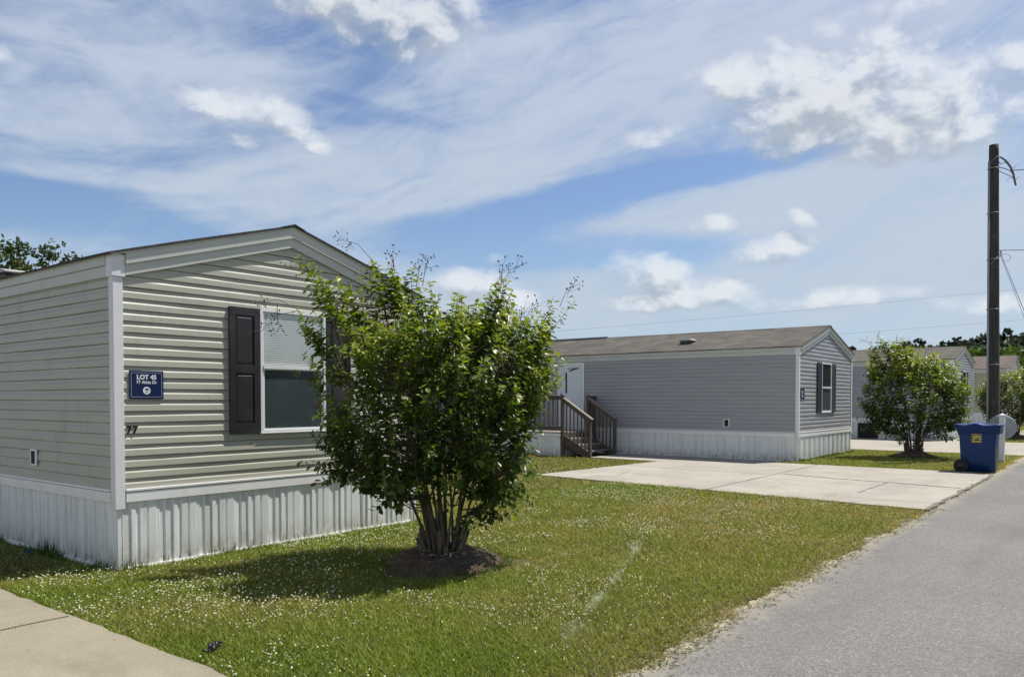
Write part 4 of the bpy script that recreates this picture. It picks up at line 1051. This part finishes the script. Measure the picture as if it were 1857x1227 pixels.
heads = [(*UZ(636, 442), *UZ(690, 480)), (*UZ(782, 462), *UZ(770, 515)), (*UZ(770, 475), *UZ(760, 520)), (*UZ(918, 478), *UZ(915, 520)), (*UZ(945, 482), *UZ(918, 515)), (*UZ(1046, 520), *UZ(1020, 560)), (*UZ(472, 545), *UZ(545, 560)), (*UZ(478, 598), *UZ(545, 562)), (*UZ(524, 592), *UZ(524, 556)), (*UZ(540, 480), *UZ(575, 500)), (*UZ(985, 548), *UZ(960, 580)), (*UZ(660, 495), *UZ(680, 510)), (*UZ(655, 530), *UZ(670, 560)), (*UZ(724, 470), *UZ(730, 500)), (*UZ(958, 556), *UZ(950, 585))]
bush('largest bush, in front of the beige home, with dark seed heads above its leaves', 5.80, 5.42, 3, tips=tips, heads=heads)
P2 = [(.30, -.2, .3), (.55, -.5, .6), (.8, -1.0, 1.0), (1.1, -1.25, 1.15), (1.5, -1.32, 1.3), (1.9, -1.2, 1.32), (2.2, -1.1, 1.15), (2.5, -1.1, .75), (2.8, -1.1, -.2), (3.05, -1.1, -.55)]
t2 = [(-1.42, 3.12), (-1.2, 3.25), (-.75, 3.15), (-.4, 3.0), (0, 2.85), (.5, 2.7), (.85, 2.5), (1.3, 2.35), (1.4, 1.9), (1.4, 1.5), (-1.5, 2.6), (-1.45, 1.5), (-1.2, 1.0), (1.1, .8), (1.0, .55), (-.9, 2.9), (.15, 2.6)]
h2 = [(-1.0, 3.5, -.9, 3.2), (-.6, 3.35, -.6, 3.0), (-.2, 3.3, -.3, 2.9), (.3, 3.1, .25, 2.75), (-1.55, 3.3, -1.3, 3.1)]
bush('middle bush standing between the blue bin and the grey home', 24.6, 4.85, 11, prof=P2, tips=t2, heads=h2, n_shoot=700, leaf=.14, coarse=.62)
bush('farthest bush, at the right edge behind the white post', 39.4, 3.95, 17, prof=P2, scale=.98, mirror=True, tips=[(-a*1.0, b) for a, b in t2], n_shoot=600, leaf=.15, coarse=.5)

def leaf_cloud(rg, centres, sizes, per, ls, cols, up=.4):
    P = []; c = []
    for (ct, s) in zip(centres, sizes):
        q = rg.normal(0, 1, (per, 3)); q /= np.linalg.norm(q, axis=1)[:, None]; q *= (rg.random((per, 1))**.45); P.append(ct+q*s*np.array([1, 1, .75])); c.append(cols[rg.integers(len(cols))]*rg.uniform(.75, 1.3, (per, 1)))
    P = np.concatenate(P); c = np.concatenate(c); n = len(P)
    D = unit(rg.normal(0, 1, (n, 3))); N_ = unit(rg.normal(0, 1, (n, 3))+np.array([0, 0, up])); ln = ls*rg.uniform(.6, 1.3, n)
    return leaves(P, D, N_, ln, ln*.62, c)
def tree(name, label, loc, H, crown_z, rx, rz, n_cl, per, ls, cols, seed, group, cl_size=.42, cat='tree'):
    rg = np.random.default_rng(seed); root = empty(name, loc); tag(root, label, cat, group)
    m = MB(); tr = .03*H*.55
    m.tube([(0, 0, -.2), (.05, 0, H*.25), (0, .08, H*.5), (.05, 0, H*.86)], [tr, tr*.8, tr*.55, tr*.12], 9)
    cs = []; ss = []
    for i in range(n_cl):
        q = rg.normal(0, 1, 3); q /= np.linalg.norm(q); q *= rg.random()**.4
        c = np.array([q[0]*rx, q[1]*rx, crown_z+q[2]*rz]); cs.append(c); ss.append(cl_size*rg.uniform(.6, 1.35))
        if i % 2 == 0:
            z0 = min(c[2]-.2, H*rg.uniform(.25, .7)); m.tube([(0, 0, z0), tuple(c*np.array([.5, .5, 0])+np.array([0, 0, z0+(c[2]-z0)*.65])), tuple(c)], [tr*.3, tr*.18, .012], 5)
    m.build('trunk', M['bark_dark'], root)
    V, F, cc = leaf_cloud(rg, cs, ss, per, ls, cols); np_mesh('crown', V, F, M['leaf_far'], cc, root)
    return root
GC = [np.array(c) for c in ((.045, .075, .030), (.065, .100, .034), (.085, .115, .034), (.042, .066, .038))]
def at(px, Z): p = FW*Z+RT*((px-928.5)/1440*Z); return (p[0], p[1], 0)
tree('broadleaf_tree', 'loose airy tree rising behind the beige home roof at the far left', at(66, 32), 8.1, 6.3, 2.15, 1.75, 100, 32, .19, GC, 5, 'trees behind the beige home', .40)
tree('broadleaf_tree', 'lower tree with olive leaves, right of the airy tree behind the beige roof', at(138, 33), 7.5, 6.1, 1.1, 1.2, 40, 34, .19, [np.array(c) for c in ((.075, .085, .025), (.045, .07, .025), (.03, .05, .025))], 6, 'trees behind the beige home', .34)
tree('broadleaf_tree', 'leafy tree cut by the left edge of the picture behind the beige home', at(-70, 34), 7.6, 5.6, 2.2, 1.9, 60, 36, .19, GC, 9, 'trees behind the beige home', .45)
LG = [np.array(c) for c in ((.085, .135, .028), (.105, .155, .030), (.060, .105, .025))]
for k, (px, Z, H, rx, lab) in enumerate(((1722, 108, 8.4, 4.0, 'light green tree just right of the slate home gable'), (1772, 100, 8.6, 4.2, 'light green round tree left of the utility pole above the russet roof'), (1836, 104, 8.9, 4.6, 'light green tree right of the utility pole, above the russet roof'), (1905, 100, 8.8, 4.4, 'light green tree past the right edge of the picture'))):
    tree('roadside_tree', lab, at(px, Z), H, H*.58, rx, H*.40, 80, 26, .62, LG, 60+k, 'light green trees below the wooded hill', .95)

# wooded hill
def hill():
    rg = np.random.default_rng(4)
    xs = np.linspace(150, 520, 38); ys = np.linspace(-260, 330, 60); X, Y = np.meshgrid(xs, ys, indexing='ij')
    Z = 5.5*np.clip((X-150)/45, 0, 1.4)*np.clip(1.3-Y/75, .15, 1.3)-.4
    V = np.c_[X.ravel(), Y.ravel(), Z.ravel()]; n = len(ys)
    F = np.array([(i*n+j, (i+1)*n+j, (i+1)*n+j+1, i*n+j+1) for i in range(len(xs)-1) for j in range(n-1)])
    tag(np_mesh('wooded_hill', V, F, M['hill'], smooth=True), kind='structure')
    Vs = []; Fs = []; Cs = []; off = 0
    DK = [np.array(c) for c in ((.016, .028, .016), (.022, .036, .018), (.030, .045, .020), (.014, .024, .018))]
    for k in range(1150):
        x = 158+58*rg.random()**1.1; y = x*rg.uniform(-.32, .62)
        zb_ = 5.5*np.clip((x-150)/45, 0, 1.4)*np.clip(1.3-y/75, .15, 1.3)-.4
        H = rg.uniform(7.6, 10.8)*(1 if rg.random() < .90 else 1.18); rx = rg.uniform(1.7, 2.9); n = 6; per = 30
        t = (np.arange(n)+.3)/n; cs = np.c_[x+rg.normal(0, rx*.3, n), y+rg.normal(0, rx*.3, n), zb_+H*(.18+.78*t)]; ss = rx*(1.15-.72*t)
        q = unit(rg.normal(0, 1, (n, per, 3)))*rg.random((n, per, 1))**.45; P = (cs[:, None]+q*ss[:, None, None]*np.array([1, 1, .8])).reshape(-1, 3)
        d1 = unit(rg.normal(0, 1, P.shape))*rg.uniform(.35, .8, (len(P), 1)); d2 = unit(np.cross(d1, rg.normal(0, 1, P.shape)))*rg.uniform(.25, .6, (len(P), 1))
        v = np.stack([P-d1, P-d2*.8, P+d1, P+d2], 1).reshape(-1, 3); f = np.arange(len(v)).reshape(-1, 4)
        c = DK[rg.integers(4)]*rg.uniform(.8, 1.2); c = np.repeat(c*rg.uniform(.75, 1.3, (len(P), 1)), 4, 0)
        Vs.append(v); Fs.append(f+off); Cs.append(c); off += len(v)
    tag(np_mesh('forest', np.concatenate(Vs), np.concatenate(Fs), M['leaf_far'], np.concatenate(Cs)), kind='stuff')
hill()

# ------------------------------------------------------------------ small things on the ground
def weed(X, Y, h, n, label, seed, spread=.05):
    rg = np.random.default_rng(seed); root = empty('weed', (X, Y, 0)); tag(root, label, 'weed', 'weeds at the foot of the beige home')
    V = []; c = []
    for i in range(n):
        a = rg.uniform(0, 6.28); b = rg.normal(0, spread, 2); l = h*rg.uniform(.5, 1); w = .004; k = rg.uniform(.1, .5)
        V += [(b[0]-w, b[1], 0), (b[0]+w, b[1], 0), (b[0]+math.cos(a)*l*k, b[1]+math.sin(a)*l*k, l)]; c += [np.array([.05, .085, .02])*rg.uniform(.6, 1.3)]*3
    np_mesh('blades', np.array(V), np.arange(len(V)).reshape(-1, 3), M['grass'], np.array(c), root)
weed(3.56, 9.05, .22, 60, 'taller grass tuft against the shaded skirt of the beige home', 1, .06)
weed(3.56, 8.78, .15, 40, 'smaller grass tuft against the shaded skirt, nearer the corner', 2, .05)
weed(2.25, 6.24, .05, 40, 'small weed growing in the joint of the near concrete', 3, .05)
m = MB()
for k in range(5):
    a = Vector((random.uniform(-.09, .09), random.uniform(-.05, .05), .02)); m.tube([a, a+Vector((.04, .02, .035)), a+Vector((.09, -.02, .012))], [.014, .02, .008], 6)
m.tube([(-.12, .04, .05), (-.10, .02, .02), (-.03, .0, .02)], [.016, .014, .02], 6)
o = m.build('plastic_scrap', M['black'], None, (2.86, 4.70, .02)); o.rotation_euler.z = .6; o.scale = (.8, .8, .55); tag(o, 'crumpled black plastic scrap lying in the clover', 'litter')
m = MB(); m.add([(-.07, -.03, .0), (.06, -.04, .01), (.08, .03, .05), (.0, .05, .03), (-.06, .03, .045), (0, 0, .06)], [(0, 1, 5), (1, 2, 5), (2, 3, 5), (3, 4, 5), (4, 0, 5)]); m.prism([(-.07, -.03), (.06, -.04), (.05, .04), (-.05, .04)], 'z', -.01, .004)
o = m.build('plastic_scrap', mat_plain('blue_scrap', (.02, .07, .18), .5), None, (3.50, 9.32, .005)); o.scale = (.6, .6, .5); tag(o, 'bit of blue plastic by the shaded skirt of the beige home', 'litter')

# ------------------------------------------------------------------ sky
W = bpy.data.worlds.new('World'); bpy.context.scene.world = W; W.use_nodes = True
W.cycles.sampling_method = 'MANUAL'; W.cycles.sample_map_resolution = 512
nt = W.node_tree; bg = nt.nodes['Background']
sky = nt.nodes.new('ShaderNodeTexSky'); sky.sky_type = 'NISHITA'; sky.sun_disc = False
sky.sun_elevation = math.asin(SUN[2]); sky.sun_rotation = math.atan2(SUN[0], SUN[1])
sky.air_density = 1.0; sky.dust_density = .6; sky.ozone_density = 1.6
EXPO = .38
SKY_STRENGTH = .105
bg.inputs['Strength'].default_value = SKY_STRENGTH
dirv = nt.nodes.new('ShaderNodeTexCoord').outputs['Generated']
sx_ = sepz(nt, dirv)
az = math_(nt, 'ARCTAN2', sx_[1], sx_[0]); el = math_(nt, 'ARCSINE', sx_[2])
def vec(x, y, z=0.):
    c = nt.nodes.new('ShaderNodeCombineXYZ')
    for i, v in enumerate((x, y, z)):
        if isinstance(v, (int, float)): c.inputs[i].default_value = v
        else: nt.links.new(v, c.inputs[i])
    return c.outputs[0]
def ae(px, py):       # place in the sky (azimuth, elevation) from a bearing and a height in the picture's units
    u = (px-928.5)/1440; w_ = (724-py)/1440; return TH-math.atan(u), math.atan(w_/math.sqrt(1+u*u))
sh = math_(nt, 'SUBTRACT', TH, az)                         # grows to the right
def ell(v, px, py, rx, ry, tilt=0., after=None):
    """squared distance from a place in the sky, in units of its half-widths"""
    if after is not None:      # evaluated in sequence, which keeps the shader small
        q = nt.nodes.new('ShaderNodeVectorMath'); q.operation = 'MULTIPLY_ADD'; nt.links.new(after, q.inputs[0])
        q.inputs[1].default_value = (1e-9, 1e-9, 1e-9); nt.links.new(v, q.inputs[2]); v = q.outputs[0]
    a0, e0 = ae(px, py); m = nt.nodes.new('ShaderNodeMapping'); m.vector_type = 'TEXTURE'
    m.inputs['Location'].default_value = (TH-a0, e0, 0); m.inputs['Rotation'].default_value = (0, 0, tilt)
    m.inputs['Scale'].default_value = (rx/1600., ry/1600., 1)
    nt.links.new(v, m.inputs['Vector']); d = nt.nodes.new('ShaderNodeVectorMath'); d.operation = 'DOT_PRODUCT'
    nt.links.new(m.outputs[0], d.inputs[0]); nt.links.new(m.outputs[0], d.inputs[1]); return d.outputs['Value']
se = vec(sh, el)
# thin high cloud: veils drawn out along a slow curve, with finer combed streaks
tl = R(15)
ra = math_(nt, 'ADD', math_(nt, 'MULTIPLY', sh, math.cos(tl)), math_(nt, 'MULTIPLY', el, math.sin(tl)))
rb = math_(nt, 'ADD', math_(nt, 'MULTIPLY', sh, -math.sin(tl)), math_(nt, 'MULTIPLY', el, math.cos(tl)))
wob = noise(nt, vec(math_(nt, 'MULTIPLY', sh, 2.2), math_(nt, 'MULTIPLY', el, 3.), 2.2), 1.0, 3, .5)
rb = math_(nt, 'ADD', rb, math_(nt, 'MULTIPLY', math_(nt, 'SUBTRACT', wob, .5), .16))
big = noise(nt, vec(math_(nt, 'MULTIPLY', ra, 1.9), math_(nt, 'MULTIPLY', rb, 6.), 3.3), 1.0, 6, .58, .5)
mid_ = noise(nt, vec(math_(nt, 'MULTIPLY', ra, 5.), math_(nt, 'MULTIPLY', rb, 24.), 8.1), 1.0, 8, .62, .8)
puff = noise(nt, vec(math_(nt, 'MULTIPLY', sh, 9.), math_(nt, 'MULTIPLY', el, 16.), 4.4), 1.0, 8, .65, .4)
field = math_(nt, 'ADD', math_(nt, 'MULTIPLY', big, .95), math_(nt, 'MULTIPLY', mid_, .72)); field = math_(nt, 'ADD', field, math_(nt, 'MULTIPLY', puff, .50))
for (px, py, rx, ry, tilt, wgt) in ((820, 300, 760, 85, .22, .26), (330, 170, 460, 130, -.1, .24), (60, 230, 160, 80, 0, .24), (1150, 110, 520, 100, .1, .26), (230, 325, 200, 20, .02, .20), (380, 395, 130, 22, -.3, .14), (1330, 375, 440, 50, .14, .26), (1650, 430, 340, 140, .0, .32), (1700, 90, 330, 170, 0, .26),
        (1050, 550, 620, 60, 0, .24), (180, 30, 300, 40, 0, -.20), (1250, 318, 380, 30, .12, -.36), (950, 395, 300, 34, .1, -.26), (130, 385, 360, 48, 0, -.36), (430, 25, 150, 50, 0, -.14), (1000, 455, 360, 40, 0, -.34), (620, 205, 120, 26, -.1, -.12), (720, 215, 200, 14, -.2, -.10)):
    d = ell(se, px, py, rx, ry, tilt, field); field = math_(nt, 'ADD', field, math_(nt, 'MULTIPLY', mapr(nt, d, 0, 1.6, 1, 0), wgt*.85))
fwd = math_(nt, 'ADD', math_(nt, 'MULTIPLY', sx_[0], float(FW[0])), math_(nt, 'MULTIPLY', sx_[1], float(FW[1])))
field = math_(nt, 'ADD', field, math_(nt, 'MULTIPLY', mapr(nt, fwd, .35, -.2, 0, .36), mapr(nt, el, .4, .8, 1, 0)))  # more veil behind the camera, added to brighten the fill
field = math_(nt, 'SUBTRACT', field, mapr(nt, el, .62, .95, 0, .25))  # veil thinned overhead to deepen ground shadows
cir = mapr(nt, field, .84, 1.45, .0, .95)
# cumulus: ellipses broken up by billowy noise
def cumulus(a, e):
    w1 = noise(nt, vec(math_(nt, 'MULTIPLY', a, 14.), math_(nt, 'MULTIPLY', e, 18.), 9.7), 1.0, 3, .5)
    a_ = math_(nt, 'ADD', a, math_(nt, 'MULTIPLY', math_(nt, 'SUBTRACT', w1, .5), .05)); e_ = math_(nt, 'ADD', e, math_(nt, 'MULTIPLY', math_(nt, 'SUBTRACT', w1, .5), -.03))
    n1 = noise(nt, vec(math_(nt, 'MULTIPLY', a_, 24.), math_(nt, 'MULTIPLY', e_, 34.), 1.7), 1.0, 8, .545, .1)
    best = None; ve = vec(a, e)
    for (px, py, rx, ry, t, *wk) in ((590, -10, 130, 55, -.1), (690, 22, 160, 80, -.12), (790, 45, 85, 72, 0), (432, 205, 80, 34, 0, .85), (495, 218, 70, 34, -.1, .8), (540, 248, 70, 22, -.2, .7), (450, 256, 70, 16, -.1, .5), (570, 266, 50, 15, -.1, .6),
            (1345, 165, 80, 45, -.2), (1440, 195, 140, 74, -.15, 1.35), (1560, 195, 160, 72, 0, 1.4), (1680, 200, 120, 70, -.1, 1.3), (1620, 245, 170, 44, 0, 1.2), (1470, 235, 130, 42, -.1), (1750, 222, 62, 24, -.1), (1500, 66, 45, 20, -.3, .45), (1600, 68, 80, 30, -.1, .5), (1420, 98, 60, 12, -.5, .35), (1838, 112, 48, 22, 0, .6),
            (1395, 457, 78, 27, 0, .85), (1190, 498, 100, 34, -.15), (1260, 525, 105, 32, -.15), (1225, 545, 115, 20, 0), (1535, 535, 110, 19, .05, .85), (1295, 408, 48, 16, 0, .55), (1185, 250, 60, 20, .1, .5), (895, 468, 28, 14, 0, .5), (850, 520, 85, 34, 0), (925, 545, 65, 24, -.1), (0, 105, 30, 17, 0, .6), (1450, 395, 34, 14, -.5, .35), (1810, 550, 120, 18, 0, .5), (1660, 14, 150, 22, 0, .1)):
        d = ell(ve, px, py, rx, ry, t, best); v = math_(nt, 'SUBTRACT', wk[0] if wk else 1., d); best = v if best is None else math_(nt, 'MAXIMUM', best, v)
    best = math_(nt, 'MAXIMUM', best, -1.6)
    return math_(nt, 'ADD', best, math_(nt, 'MULTIPLY', math_(nt, 'SUBTRACT', n1, .53), 4.8))
s0 = cumulus(sh, el)
s1 = cumulus(math_(nt, 'ADD', sh, .008), math_(nt, 'ADD', el, .022))
cum = mapr(nt, s0, -.95, 1.65, 0, 1)
lit = mapr(nt, math_(nt, 'SUBTRACT', s0, s1), -.85, .95, 0, 1)
thick = mapr(nt, s0, .5, 1.7, 0, 1)
K = 1/SKY_STRENGTH/2**EXPO
kk = lambda c: tuple(x*K for x in c)
cc_ = mixc(nt, lit, kk((.40, .46, .53)), kk((.87, .90, .93)))
cc_ = mixc(nt, math_(nt, 'MULTIPLY', thick, .30), cc_, kk((.50, .55, .60)))
ch = mixc(nt, mapr(nt, el, .05, .5), kk((.53, .62, .72)), kk((.54, .61, .75)))
skyc = mixc(nt, 1.0, sky.outputs['Color'], (.73, .775, .87), 'MULTIPLY')
haz = mapr(nt, el, .0, .24, .6, 0)
skyc = mixc(nt, haz, skyc, kk((.42, .54, .68)))
c = mixc(nt, cir, skyc, ch); c = mixc(nt, math_(nt, 'MULTIPLY', cum, .93), c, cc_)
c = mixc(nt, 1., c, mapr(nt, el, .52, .95, 1., .45), 'MULTIPLY')      # overhead sky dimmed to deepen the shadows on the ground
nt.links.new(c, bg.inputs['Color'])

# ------------------------------------------------------------------ sun, camera, colour management
sd = bpy.data.lights.new('sun', 'SUN'); sd.energy = 4.5; sd.angle = R(.53); sd.color = (1., .955, .88)
so = bpy.data.objects.new('sun', sd); C.objects.link(so); so.rotation_euler = Vector(SUN).to_track_quat('Z', 'Y').to_euler(); so.location = (10, -5, 30)
cam = bpy.data.cameras.new('camera'); co = bpy.data.objects.new('camera', cam); C.objects.link(co)
co.location = (0, 0, 1.65); co.rotation_euler = (R(90-1.5), 0, math.atan2(-FW[0], FW[1]))
cam.sensor_fit = 'HORIZONTAL'; cam.sensor_width = 36; cam.lens = 1440/1857*36
cam.shift_y = (724+1440*math.tan(R(1.5))-613.5)/1857; cam.clip_start = .05; cam.clip_end = 3000
sc = bpy.context.scene; sc.camera = co
sc.view_settings.view_transform = 'Standard'; sc.view_settings.look = 'None'; sc.view_settings.exposure = EXPO; sc.view_settings.gamma = 1
sc.render.engine = 'CYCLES'; sc.cycles.use_denoising = True; sc.cycles.max_bounces = 8; sc.cycles.transparent_max_bounces = 12
sc.render.resolution_x = 1024; sc.render.resolution_y = 676
